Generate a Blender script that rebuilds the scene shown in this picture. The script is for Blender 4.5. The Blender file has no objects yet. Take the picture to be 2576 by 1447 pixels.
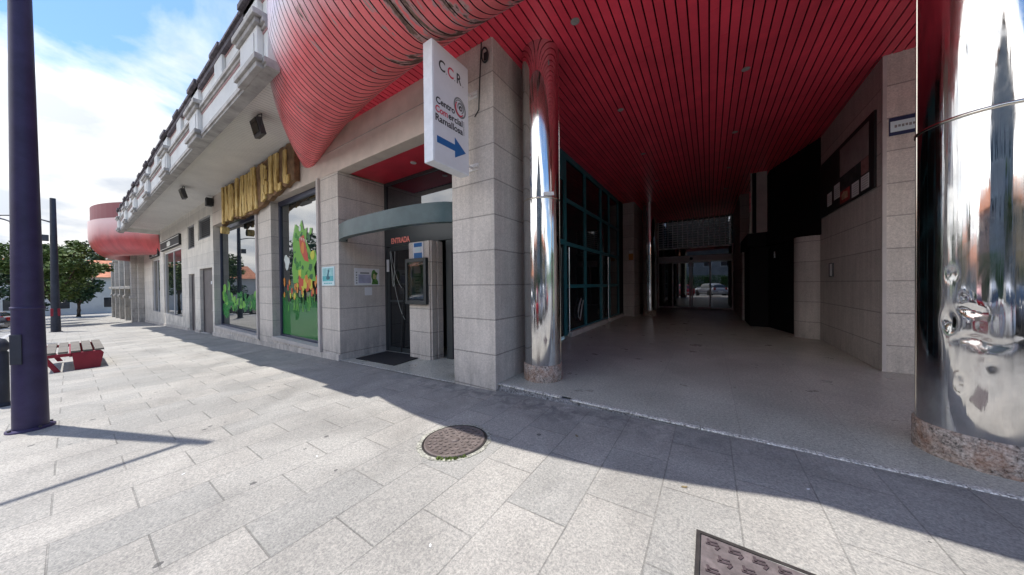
import bpy, bmesh, math, random
from mathutils import Vector, Matrix
R = math.radians
S = bpy.context.scene
COL = S.collection
random.seed(7)

# ------------------------------------------------------------------ camera
cam_d = bpy.data.cameras.new("camera")
cam_d.sensor_width = 36; cam_d.lens = 18 / (1288 / 743.6)
cam_d.clip_start = 0.05; cam_d.clip_end = 3000
cam = bpy.data.objects.new("camera", cam_d); COL.objects.link(cam)
_y, _p, _r = R(33.72568), R(-.55719), R(-.57311)
_f = Vector((-math.sin(_y) * math.cos(_p), math.cos(_y) * math.cos(_p), math.sin(_p)))
_ri = Vector((math.cos(_y), math.sin(_y), 0)); _up = _ri.cross(_f)
_r2 = math.cos(_r) * _ri + math.sin(_r) * _up; _u2 = -math.sin(_r) * _ri + math.cos(_r) * _up
M3 = Matrix((_r2, _u2, -_f)).transposed()
cam.matrix_world = Matrix.Translation((0, 0, 1.4)) @ M3.to_4x4()
S.camera = cam

# ------------------------------------------------------------------ world, sun, exposure
SUN_EL = 72.0
sx, sy = -.923, -.384                       # direction towards the sun, in plan
W = bpy.data.worlds.new("World"); S.world = W; W.use_nodes = True
nt = W.node_tree; N = nt.nodes; L = nt.links
bg = N["Background"]
sky = N.new("ShaderNodeTexSky"); sky.sky_type = 'NISHITA'; sky.sun_disc = False
sky.sun_elevation = R(SUN_EL); sky.sun_rotation = math.atan2(sx, sy)
sky.air_density = 1.3; sky.dust_density = .6; sky.ozone_density = 1.6
tc = N.new("ShaderNodeTexCoord")
sep = N.new("ShaderNodeSeparateXYZ"); L.new(tc.outputs["Generated"], sep.inputs[0])
def wm(op, a, b=None, c=None):
    n = N.new("ShaderNodeMath"); n.operation = op
    for i, v in enumerate((a, b, c)):
        if v is None: continue
        if isinstance(v, (int, float)): n.inputs[i].default_value = v
        else: L.new(v, n.inputs[i])
    return n.outputs[0]
zc = wm('MAXIMUM', sep.outputs[2], .03)
comb = N.new("ShaderNodeCombineXYZ")
L.new(wm('DIVIDE', sep.outputs[0], wm('ADD', zc, .25)), comb.inputs[0])
L.new(wm('DIVIDE', sep.outputs[1], wm('ADD', zc, .25)), comb.inputs[1])
noi = N.new("ShaderNodeTexNoise"); noi.inputs["Scale"].default_value = 1.5
noi.inputs["Detail"].default_value = 9; noi.inputs["Roughness"].default_value = .56
noi.inputs["Distortion"].default_value = .35
L.new(comb.outputs[0], noi.inputs["Vector"])
# the big cloud bank lies low in the west (-X); clearer sky overhead; extra cloud behind the camera is added fill
bank = wm('MAXIMUM', wm('MULTIPLY_ADD', sep.outputs[0], -.50, wm('MULTIPLY_ADD', sep.outputs[2], -2.0, wm('MULTIPLY_ADD', sep.outputs[1], -1.0, .36))), -.03)
dens = wm('ADD', noi.outputs["Fac"], bank)
ramp = N.new("ShaderNodeValToRGB"); ramp.color_ramp.elements[0].position = .52; ramp.color_ramp.elements[1].position = .66
L.new(dens, ramp.inputs[0])
noi2 = N.new("ShaderNodeTexNoise"); noi2.inputs["Scale"].default_value = 3.2; noi2.inputs["Detail"].default_value = 6
L.new(comb.outputs[0], noi2.inputs["Vector"])
cr2 = N.new("ShaderNodeValToRGB")
cr2.color_ramp.elements[0].position = .40; cr2.color_ramp.elements[0].color = (1.5, 1.60, 1.76, 1)
cr2.color_ramp.elements[1].position = .60; cr2.color_ramp.elements[1].color = (2.38, 2.36, 2.32, 1)
L.new(noi2.outputs["Fac"], cr2.inputs[0])
mix = N.new("ShaderNodeMix"); mix.data_type = 'RGBA'
L.new(ramp.outputs[0], mix.inputs[0])
gain = N.new("ShaderNodeMix"); gain.data_type = 'RGBA'; gain.blend_type = 'MULTIPLY'; gain.inputs[0].default_value = 1
L.new(sky.outputs[0], gain.inputs[6]); gain.inputs[7].default_value = (.30, .385, .50, 1)
L.new(gain.outputs[2], mix.inputs[6]); 
# clouds brightened overhead and on the unseen street side, added as fill light
bf = wm('MAXIMUM', wm('MULTIPLY_ADD', sep.outputs[2], 1.2, wm('MULTIPLY_ADD', sep.outputs[1], -1.65, .93)), .8)
vm = N.new("ShaderNodeVectorMath"); vm.operation = 'SCALE'; L.new(cr2.outputs[0], vm.inputs[0]); L.new(bf, vm.inputs[3])
L.new(vm.outputs[0], mix.inputs[7])
L.new(mix.outputs[2], bg.inputs[0]); bg.inputs[1].default_value = .15

sun_d = bpy.data.lights.new("sun", 'SUN'); sun_d.energy = 2.0; sun_d.angle = R(.5); sun_d.color = (1, .96, .90)
sun = bpy.data.objects.new("sun", sun_d); COL.objects.link(sun)
ce = math.cos(R(SUN_EL))
sun.rotation_euler = Vector((sx * ce, sy * ce, math.sin(R(SUN_EL)))).to_track_quat('Z', 'Y').to_euler()
sun.location = (-10, -5, 30)
S.view_settings.view_transform = 'Standard'; S.view_settings.look = 'None'
S.view_settings.exposure = 1.66; S.view_settings.gamma = 1
S.render.engine = 'CYCLES'
S.cycles.max_bounces = 12; S.cycles.diffuse_bounces = 6; S.cycles.glossy_bounces = 6
S.cycles.caustics_reflective = False; S.cycles.caustics_refractive = False
S.cycles.sample_clamp_indirect = 6

# ------------------------------------------------------------------ materials
def mat(name, base=(.5, .5, .5), rough=.6, metal=0, spec=.5, emit=None, ior=None):
    m = bpy.data.materials.new(name); m.use_nodes = True
    b = m.node_tree.nodes["Principled BSDF"]
    b.inputs["Base Color"].default_value = (*base, 1); b.inputs["Roughness"].default_value = rough
    b.inputs["Metallic"].default_value = metal; b.inputs["Specular IOR Level"].default_value = spec
    if ior: b.inputs["IOR"].default_value = ior
    if emit: b.inputs["Emission Color"].default_value = (*emit[0], 1); b.inputs["Emission Strength"].default_value = emit[1]
    return m
class NT:
    def __init__(s, m):
        s.m = m; s.t = m.node_tree; s.b = s.t.nodes["Principled BSDF"]
        g = s.t.nodes.new("ShaderNodeNewGeometry"); s.pos = g.outputs["Position"]; s.geo = g
        s.obj = s.t.nodes.new("ShaderNodeTexCoord").outputs["Object"]
    def n(s, k): return s.t.nodes.new(k)
    def l(s, a, b): s.t.links.new(a, b)
    def math(s, op, a, b=None, c=None, clamp=False):
        n = s.n("ShaderNodeMath"); n.operation = op; n.use_clamp = clamp
        for i, v in enumerate((a, b, c)):
            if v is None: continue
            if isinstance(v, (int, float)): n.inputs[i].default_value = v
            else: s.l(v, n.inputs[i])
        return n.outputs[0]
    def mp(s, v, sc=(1, 1, 1), loc=(0, 0, 0)):
        n = s.n("ShaderNodeMapping"); n.inputs["Scale"].default_value = sc; n.inputs["Location"].default_value = loc
        s.l(v, n.inputs[0]); return n.outputs[0]
    def noise(s, v, scale, detail=4, rough=.55, dist=0):
        n = s.n("ShaderNodeTexNoise"); n.inputs["Scale"].default_value = scale; n.inputs["Detail"].default_value = detail
        n.inputs["Roughness"].default_value = rough; n.inputs["Distortion"].default_value = dist
        s.l(v, n.inputs["Vector"]); return n.outputs["Fac"]
    def vor(s, v, scale, out="Distance", feat='F1', rnd=1):
        n = s.n("ShaderNodeTexVoronoi"); n.feature = feat; n.inputs["Scale"].default_value = scale
        n.inputs["Randomness"].default_value = rnd
        s.l(v, n.inputs["Vector"]); return n.outputs[out]
    def ramp(s, v, pts):
        n = s.n("ShaderNodeValToRGB"); e = n.color_ramp.elements
        while len(e) < len(pts): e.new(.5)
        for i, (p, c) in enumerate(pts):
            e[i].position = p; e[i].color = (*c, 1) if len(c) == 3 else c
        s.l(v, n.inputs[0]); return n.outputs[0]
    def gray(s, v, a, b, c0=0., c1=1.): return s.ramp(v, [(a, (c0,) * 3), (b, (c1,) * 3)])
    def mix(s, fac, a, b, mode='MIX'):
        n = s.n("ShaderNodeMix"); n.data_type = 'RGBA'; n.blend_type = mode
        if isinstance(fac, (int, float)): n.inputs[0].default_value = fac
        else: s.l(fac, n.inputs[0])
        for i, v in ((6, a), (7, b)):
            if isinstance(v, tuple): n.inputs[i].default_value = (*v, 1) if len(v) == 3 else v
            else: s.l(v, n.inputs[i])
        return n.outputs[2]
    def sep(s, v):
        n = s.n("ShaderNodeSeparateXYZ"); s.l(v, n.inputs[0]); return n.outputs
    def comb(s, x, y, z):
        n = s.n("ShaderNodeCombineXYZ")
        for i, v in enumerate((x, y, z)):
            if isinstance(v, (int, float)): n.inputs[i].default_value = v
            else: s.l(v, n.inputs[i])
        return n.outputs[0]
    def bump(s, h, dist=.005, st=1, nrm=None):
        n = s.n("ShaderNodeBump"); n.inputs["Distance"].default_value = dist; n.inputs["Strength"].default_value = st
        s.l(h, n.inputs["Height"])
        if nrm is not None: s.l(nrm, n.inputs["Normal"])
        s.l(n.outputs[0], s.b.inputs["Normal"]); return n.outputs[0]
    def col(s, v): s.l(v, s.b.inputs["Base Color"])
    def rough(s, v): s.l(v, s.b.inputs["Roughness"])

def speckle(t, v, c, amt=.35, scale=140):
    """granite grain: light and dark crystals around colour c"""
    a = t.noise(v, scale, 3, .7)
    b = t.noise(v, scale * .37, 2, .6)
    g = t.math('ADD', t.math('MULTIPLY', a, .65), t.math('MULTIPLY', b, .35))
    lo = tuple(x * (1 - amt * 1.5) for x in c); hi = tuple(min(1, x * (1 + amt * 1.5)) for x in c)
    return t.ramp(g, [(.36, lo), (.5, c), (.64, hi)])

def make_paving():
    m = mat("granite_paving", rough=.75, spec=.35); t = NT(m)
    p = t.sep(t.pos)
    v = t.comb(p[1], t.math('ADD', p[0], .28), 0.)
    br = t.n("ShaderNodeTexBrick"); br.offset = .5; br.offset_frequency = 2; br.squash = 1
    for k, val in (("Scale", 1.), ("Mortar Size", .0042), ("Mortar Smooth", .15), ("Bias", 0.), ("Brick Width", .68), ("Row Height", .43)):
        br.inputs[k].default_value = val
    br.inputs["Color1"].default_value = (0, 0, 0, 1); br.inputs["Color2"].default_value = (1, 1, 1, 1)
    br.inputs["Mortar"].default_value = (.5, .5, .5, 1)
    t.l(t.mp(v, loc=(.09, 0, 0)), br.inputs["Vector"])
    tone = t.ramp(br.outputs["Color"], [(0, (.262, .255, .236)), (.35, (.28, .27, .248)), (.7, (.293, .28, .255)), (1, (.31, .295, .268))])
    g1 = t.noise(t.pos, 130, 3, .8); g2 = t.noise(t.pos, 60, 2, .6)
    gr = t.math('ADD', t.math('MULTIPLY', g1, .6), t.math('MULTIPLY', g2, .4))
    grain = t.ramp(gr, [(.38, (.66, .66, .68)), (.5, (1, 1, 1)), (.62, (1.38, 1.36, 1.33))])
    c = t.mix(1., tone, grain, 'MULTIPLY')
    st = t.gray(t.noise(t.pos, .9, 5, .6, .6), .38, .68, 1.09, .76)
    c = t.mix(1., c, st, 'MULTIPLY')
    # chewing-gum spots and small dirt
    d = t.vor(t.mp(t.pos, (1, 1, 0)), 3.1, "Distance")
    pick = t.gray(t.noise(t.pos, 2.1, 1), .48, .50)
    gum = t.math('MULTIPLY', t.math('LESS_THAN', t.math('ADD', d, t.math('MULTIPLY', t.noise(t.pos, 60, 1), .03)), .088), pick)
    c = t.mix(t.math('MULTIPLY', gum, .75), c, (.05, .048, .05))
    # damp dirty strip along the foot of the step and pillar
    near = t.math('MULTIPLY', t.gray(p[1], 0, 1), 1)
    band = t.math('SUBTRACT', 1., t.math('MULTIPLY', t.math('ABSOLUTE', t.math('SUBTRACT', p[1], 3.15)), 2.2), clamp=True)
    band = t.math('MULTIPLY', band, t.math('SUBTRACT', 1.15, t.math('MULTIPLY', t.math('ABSOLUTE', t.math('ADD', p[0], 2.1)), .3), clamp=True))
    wet = t.math('MULTIPLY', band, t.gray(t.noise(t.pos, 5.5, 5, .65, .8), .40, .60))
    c = t.mix(t.math('MULTIPLY', wet, .75), c, (.09, .09, .095))
    scuff = t.math('MULTIPLY', band, t.gray(t.noise(t.mp(t.pos, (1, 1, 1), (7, 3, 0)), 7, 5, .7, 1.2), .56, .66))
    c = t.mix(t.math('MULTIPLY', scuff, .35), c, (.45, .45, .46))
    c = t.mix(t.math('MULTIPLY', br.outputs["Fac"], t.gray(t.noise(t.pos, 1.6, 4, .7), .38, .66, .16, .62)), c, (.07, .067, .06))
    t.col(c)
    h = t.math('SUBTRACT', t.math('MULTIPLY', gr, .12), t.math('MULTIPLY', br.outputs["Fac"], 1.))
    t.bump(h, .006, .9)
    return m
M = {}
M['paving'] = make_paving()

def make_terrazzo():
    m = mat("granite_floor", rough=.35, spec=.4); t = NT(m)
    p = t.sep(t.pos)
    br = t.n("ShaderNodeTexBrick"); br.offset = 0; br.squash = 1
    for k, val in (("Scale", 1.), ("Mortar Size", .003), ("Mortar Smooth", .1), ("Bias", 0.), ("Brick Width", .84), ("Row Height", .84)):
        br.inputs[k].default_value = val
    br.inputs["Color1"].default_value = (0, 0, 0, 1); br.inputs["Color2"].default_value = (1, 1, 1, 1)
    br.inputs["Mortar"].default_value = (.5, .5, .5, 1)
    t.l(t.mp(t.pos, loc=(.6, -.82, 0)), br.inputs["Vector"])
    c = speckle(t, t.pos, (.435, .428, .37), .40, 110)
    tone = t.ramp(br.outputs["Color"], [(0, (.95,) * 3), (1, (1.03,) * 3)])
    c = t.mix(1., c, tone, 'MULTIPLY')
    st = t.gray(t.noise(t.pos, 1.3, 5, .6, .5), .35, .7, 1.08, .82)
    c = t.mix(1., c, st, 'MULTIPLY')
    c = t.mix(t.math('MULTIPLY', br.outputs["Fac"], .4), c, (.12, .11, .10))
    t.col(c)
    t.rough(t.gray(t.noise(t.pos, 2.5, 4), .3, .7, .26, .40))
    return m
M['terrazzo'] = make_terrazzo()

def make_stone(name, c, z0=.41, dz=.495, amt=.16, joint=.009, jc=.45):
    m = mat(name, rough=.8, spec=.3); t = NT(m)
    z = t.sep(t.pos)[2]
    fr = t.math('FRACT', t.math('DIVIDE', t.math('ADD', z, 10 * dz - z0), dz))
    j = t.math('LESS_THAN', t.math('ABSOLUTE', t.math('SUBTRACT', fr, .5)), .5 - joint / dz)
    j = t.math('SUBTRACT', 1., j)
    base = speckle(t, t.pos, c, amt, 120)
    base = t.mix(1., base, t.gray(t.noise(t.mp(t.pos, (9, 9, .5)), 1, 5, .65), .36, .66, 1.05, .86), 'MULTIPLY')
    cell = t.math('FLOOR', t.math('DIVIDE', t.math('ADD', z, 10 * dz - z0), dz))
    wn = t.n("ShaderNodeTexWhiteNoise"); wn.noise_dimensions = '1D'; t.l(cell, wn.inputs["W"])
    base = t.mix(1., base, t.gray(wn.outputs["Value"], 0, 1, .93, 1.05), 'MULTIPLY')
    blot = t.gray(t.noise(t.pos, 2.2, 6, .65, .4), .3, .72, 1.06, .88)
    base = t.mix(1., base, blot, 'MULTIPLY')
    # splash dirt rising from the ground in ragged runs
    lowd = t.math('SUBTRACT', 1., t.math('DIVIDE', t.math('ADD', z, .15), .55), clamp=True)
    dirt = t.math('MULTIPLY', lowd, t.gray(t.noise(t.mp(t.pos, (6, 6, 2)), 1, 5, .7), .40, .66))
    base = t.mix(t.math('MULTIPLY', dirt, .55), base, (.14, .13, .12))
    t.col(t.mix(t.math('MULTIPLY', j, jc), base, (.07, .068, .065)))
    t.bump(t.math('SUBTRACT', t.math('MULTIPLY', t.noise(t.pos, 90, 3), .15), j), .004, .8)
    return m
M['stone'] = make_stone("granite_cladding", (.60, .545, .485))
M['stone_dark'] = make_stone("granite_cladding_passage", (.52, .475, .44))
M['stone_far'] = make_stone("weathered_stone", (.54, .51, .46), .2, .4, .3, .014, .3)
def make_render(name, c, amt=.06, sc=3., rough=.8):
    m = mat(name, rough=rough, spec=.3); t = NT(m)
    n = t.gray(t.noise(t.pos, sc, 6, .6, .3), .3, .7, 1 + amt, 1 - amt * 2)
    g = t.gray(t.noise(t.pos, 120, 2), .3, .7, 1 + amt * .5, 1 - amt * .5)
    t.col(t.mix(1., t.mix(1., c, n, 'MULTIPLY'), g, 'MULTIPLY')); return m
M['beam'] = make_render("beige_beam_plaster", (.60, .52, .45), .07)
M['wall'] = make_stone("cream_facade_blocks", (.70, .655, .58), .41, .495, .08, .006, .25)
M['white_paint'] = make_render("off_white_paint", (.74, .73, .69), .08, 1.3)
M['ledge'] = make_render("weathered_grey_ledge", (.42, .40, .38), .2, 4)
M['tile'] = make_render("dark_roof_tile", (.13, .115, .13), .3, 5)
M['trim'] = make_render("grey_stone_trim", (.50, .46, .43), .08)
def make_soffit():
    m = mat("white_slatted_soffit", rough=.5); t = NT(m)
    x = t.sep(t.pos)[0]
    fr = t.math('FRACT', t.math('DIVIDE', t.math('ADD', x, 100), .10))
    j = t.math('LESS_THAN', fr, .10)
    c = t.mix(1., (.76, .74, .70), t.gray(t.noise(t.pos, 1.1, 5, .6, .4), .3, .7, 1.05, .88), 'MULTIPLY')
    t.col(t.mix(t.math('MULTIPLY', j, .7), c, (.15, .15, .15)))
    t.bump(t.math('SUBTRACT', 1., j), .006, 1); return m
M['soffit'] = make_soffit()
def make_red(name, c, peel=False, fade_glare=None):
    m = mat(name, rough=.33, spec=.5); t = NT(m)
    p = t.sep(t.pos)
    var = t.gray(t.noise(t.pos, 1.7, 6, .6, .5), .3, .7, 1.12, .82)
    x = t.math('FLOOR', t.math('DIVIDE', t.math('ADD', p[0], 50), .115))
    wn = t.n("ShaderNodeTexWhiteNoise"); wn.noise_dimensions = '1D'; t.l(x, wn.inputs["W"])
    base = t.mix(1., c, var, 'MULTIPLY')
    base = t.mix(1., base, t.gray(wn.outputs["Value"], 0, 1, .88, 1.08), 'MULTIPLY')
    if fade_glare:
        # sun-bleached paint and painted-in sky glare on the upright face, ragged lower limit
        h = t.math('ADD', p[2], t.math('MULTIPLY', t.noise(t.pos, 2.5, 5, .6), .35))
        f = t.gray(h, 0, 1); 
        n = t.n("ShaderNodeMapRange"); n.inputs[1].default_value = fade_glare[1]; n.inputs[2].default_value = fade_glare[2]
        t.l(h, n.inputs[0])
        base = t.mix(n.outputs[0], base, fade_glare[0])
    if peel:
        pk = t.noise(t.mp(t.pos, (2.6, .75, .75), (2, 0, 0)), 1.6, 7, .62, .5)
        xm = t.math('SUBTRACT', 1., t.math('MULTIPLY', t.math('ABSOLUTE', t.math('ADD', p[0], 2.9)), .55), clamp=True)
        pk = t.math('ADD', pk, t.math('MULTIPLY', xm, .16))
        e1 = t.gray(pk, .645, .655)
        e2 = t.gray(pk, .675, .695)
        base = t.mix(e1, base, (.52, .33, .32))
        base = t.mix(t.math('MULTIPLY', e2, .9), base, t.ramp(t.noise(t.pos, 25, 3), [(.4, (.07, .045, .035)), (.6, (.19, .12, .08))]))
        t.rough(t.gray(pk, .64, .70, .42, .85))
    t.col(base); return m
M['red'] = make_red("red_slat_paint", (.88, .07, .115))
M['nose'] = make_red("red_canopy_paint", (.90, .19, .205), peel=True, fade_glare=((.88, .76, .82), 4.85, 5.28))
M['nose_far'] = make_red("red_canopy_paint_far", (.50, .09, .09), fade_glare=((.66, .40, .40), 4.7, 5.9))
M['groove'] = mat("dark_joint", (.03, .006, .01), .9)
M['plenum'] = mat("dark_void", (.012, .005, .006), .95)
M['red_flat'] = make_render("red_painted_panel", (.62, .04, .065), .1, 1.5, .5)

def make_steel(name, r=.045, base=(.68, .67, .655)):
    m = mat(name, base, r, 1.); t = NT(m)
    v = t.mp(t.obj, (22, 22, .55))
    str_ = t.noise(v, 1, 3, .6)
    big = t.noise(t.mp(t.obj, (3.0, 3.0, 1.1)), 1, 2, .5)
    h = t.math('ADD', t.math('MULTIPLY', str_, .30), t.math('MULTIPLY', big, 1.))
    t.bump(h, .0042, .9)
    smear = t.noise(t.mp(t.obj, (4, 4, 2.2)), 1, 6, .7, .8)
    t.rough(t.gray(smear, .42, .70, r, r + .16))
    t.col(t.mix(1., base, t.gray(smear, .45, .75, 1., .78), 'MULTIPLY'))
    return m
M['steel'] = make_steel("mirror_steel")
M['steel_ring'] = mat("steel_ring", (.62, .58, .50), .18, 1)
def make_speckled(name, c, rust=False):
    m = mat(name, rough=.55, spec=.4); t = NT(m)
    b = speckle(t, t.pos, c, .6, 60)
    if rust: b = t.mix(t.math('MULTIPLY', t.gray(t.noise(t.pos, 6, 5, .7, .5), .42, .62), .55), b, (.30, .14, .075))
    t.col(b); t.bump(t.noise(t.pos, 70, 3), .003, .8); return m
M['base_granite'] = make_speckled("speckled_column_base", (.33, .28, .24), True)
M['edge_white'] = make_speckled("pale_step_edge", (.56, .54, .49))
M['riser'] = make_speckled("step_riser_concrete", (.21, .21, .22))
M['glass_mirror'] = mat("reflective_window_glass", (.010, .016, .018), .015, 0, .6, ior=3.0)
M['glass_mid'] = mat('tinted_transom_glass', (.012, .016, .024), .015, 0, .5, ior=2.3)
M['glass_door'] = mat('tinted_sliding_door_glass', (.012, .014, .014), .015, 0, .5, ior=2.5)
M['glass_dark'] = mat("dark_door_glass", (.012, .013, .014), .03, 0, .5, ior=1.6)
M['glass_teal'] = mat("dark_teal_glass", (.010, .011, .013), .03, 0, .5, ior=1.5)
M['frame_dark'] = mat("dark_window_frame", (.035, .04, .075), .35, 0)
M['frame_door'] = mat("charcoal_door_frame", (.032, .038, .04), .4)
M['teal'] = mat("teal_frame_paint", (.025, .14, .17), .4)
M['greenband'] = make_render("grey_green_metal_band", (.075, .115, .12), .12, 3, .35)
M['alu'] = mat("grey_aluminium", (.72, .69, .67), .45, .1)
M['chrome'] = mat("bright_handle_steel", (.75, .75, .75), .15, 1)
M['sign_white'] = make_render("white_sign_acrylic", (.78, .78, .80), .03, 4, .35)
M['sign_edge'] = make_render("white_sign_edge", (.80, .82, .85), .06, 6, .5)
M['ink'] = mat("black_ink", (.03, .03, .035), .5)
M['ink_grey'] = mat("grey_ink", (.22, .23, .23), .5)
M['ink_red'] = mat("red_ink", (.62, .05, .09), .5)
M['ink_blue'] = mat("blue_ink", (.015, .13, .36), .5)
M['entr_red'] = mat("salmon_letters", (.80, .25, .20), .5)
M['black'] = mat("matte_black", (.012, .012, .013), .6)
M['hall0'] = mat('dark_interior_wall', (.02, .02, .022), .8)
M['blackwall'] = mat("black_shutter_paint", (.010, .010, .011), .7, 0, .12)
M['paper'] = mat("white_paper", (.72, .73, .74), .7)
M['darkgrey'] = mat("dark_grey_metal", (.06, .06, .065), .5)
M['door_brown'] = make_render("brown_grey_metal_door", (.16, .14, .135), .12, 2, .5)
M['vent'] = mat("grey_vent_louver", (.30, .30, .30), .5)
def make_iron(name, c):
    m = mat(name, rough=.65, metal=.25, spec=.4); t = NT(m)
    b = t.ramp(t.noise(t.pos, 14, 6, .7), [(.3, tuple(x * .6 for x in c)), (.55, c), (.75, tuple(x * 1.5 for x in c))])
    t.col(b); t.bump(t.noise(t.pos, 80, 3), .002, .6); return m
M['iron'] = make_iron("rusty_cast_iron", (.15, .122, .112))
M['iron2'] = make_iron("worn_iron_plate", (.15, .125, .125))
M['iron_dark'] = make_iron("dark_iron_gap", (.04, .035, .033))
M['mortar'] = make_speckled("cracked_mortar_ring", (.27, .265, .225))
M['moss'] = make_speckled("moss_tuft", (.13, .17, .045))
M['mat'] = make_render("black_rubber_mat", (.022, .022, .024), .2, 30, .9)
M['pole'] = make_render("dark_violet_lamp_column", (.045, .035, .085), .15, 4, .45)
M['pole_b'] = make_render("dark_grey_post_paint", (.04, .045, .06), .15, 4, .5)
M['asphalt'] = make_speckled("asphalt", (.21, .205, .20))
M['kerb'] = make_speckled("kerb_stone", (.36, .355, .35))
M['line'] = mat("white_road_paint", (.75, .75, .74), .6)
M['field'] = make_render("dry_ground", (.16, .17, .09), .3, .2)
def make_hill():
    m = mat("hill_woods", rough=.9, spec=.1); t = NT(m)
    t.col(t.ramp(t.noise(t.pos, .02, 8, .65), [(.35, (.035, .07, .055)), (.5, (.06, .10, .06)), (.62, (.13, .15, .09)), (.7, (.2, .19, .14))])); return m
M['hill'] = make_hill()
M['terracotta'] = make_render("terracotta_tiles", (.48, .19, .10), .2, 2)
M['housewhite'] = make_render("white_house_plaster", (.66, .64, .60), .06, .8)
M['houseochre'] = make_render("ochre_house_plaster", (.55, .38, .20), .08, .8)
M['housegrey'] = make_render("grey_house_stone", (.34, .33, .32), .15, 1.5)
M['housepink'] = make_render("pink_house_plaster", (.55, .34, .28), .08, .8)
M['winblack'] = mat("house_window_glass", (.02, .025, .03), .08, 0, .5, ior=1.6)
M['bark'] = make_render("tree_bark", (.10, .075, .055), .3, 6, .9)
def make_leaf(name, a, b, c):
    m = mat(name, rough=.6, spec=.3); t = NT(m)
    gi = t.geo.outputs["Random Per Island"]
    t.col(t.ramp(gi, [(0, a), (.5, b), (1, c)])); return m
M['leaf'] = make_leaf("leaf_foliage", (.045, .085, .018), (.08, .13, .03), (.14, .19, .05))
M['leaf_d'] = make_leaf("dark_conifer_foliage", (.018, .045, .02), (.03, .07, .03), (.06, .10, .04))
M['hedge'] = make_leaf("hedge_foliage", (.03, .09, .02), (.05, .13, .03), (.09, .18, .05))
def make_wood():
    m = mat("ochre_carved_wood", rough=.65, spec=.3); t = NT(m)
    g = t.noise(t.mp(t.pos, (11, 11, 2.2)), 1, 6, .7, .6)
    t.col(t.ramp(g, [(.30, (.07, .035, .015)), (.38, (.36, .22, .07)), (.52, (.68, .48, .17)), (.7, (.85, .70, .36))]))
    t.bump(g, .05, 1); return m
M['wood'] = make_wood()
M['wood_back'] = make_render("dark_brown_sign_board", (.22, .13, .07), .3, 5, .9)
M['bench_red'] = make_render("red_bench_paint", (.26, .02, .035), .1, 3, .45)
M['bench_wood'] = make_render("grey_bench_slats", (.15, .135, .115), .15, 3, .7)

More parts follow.
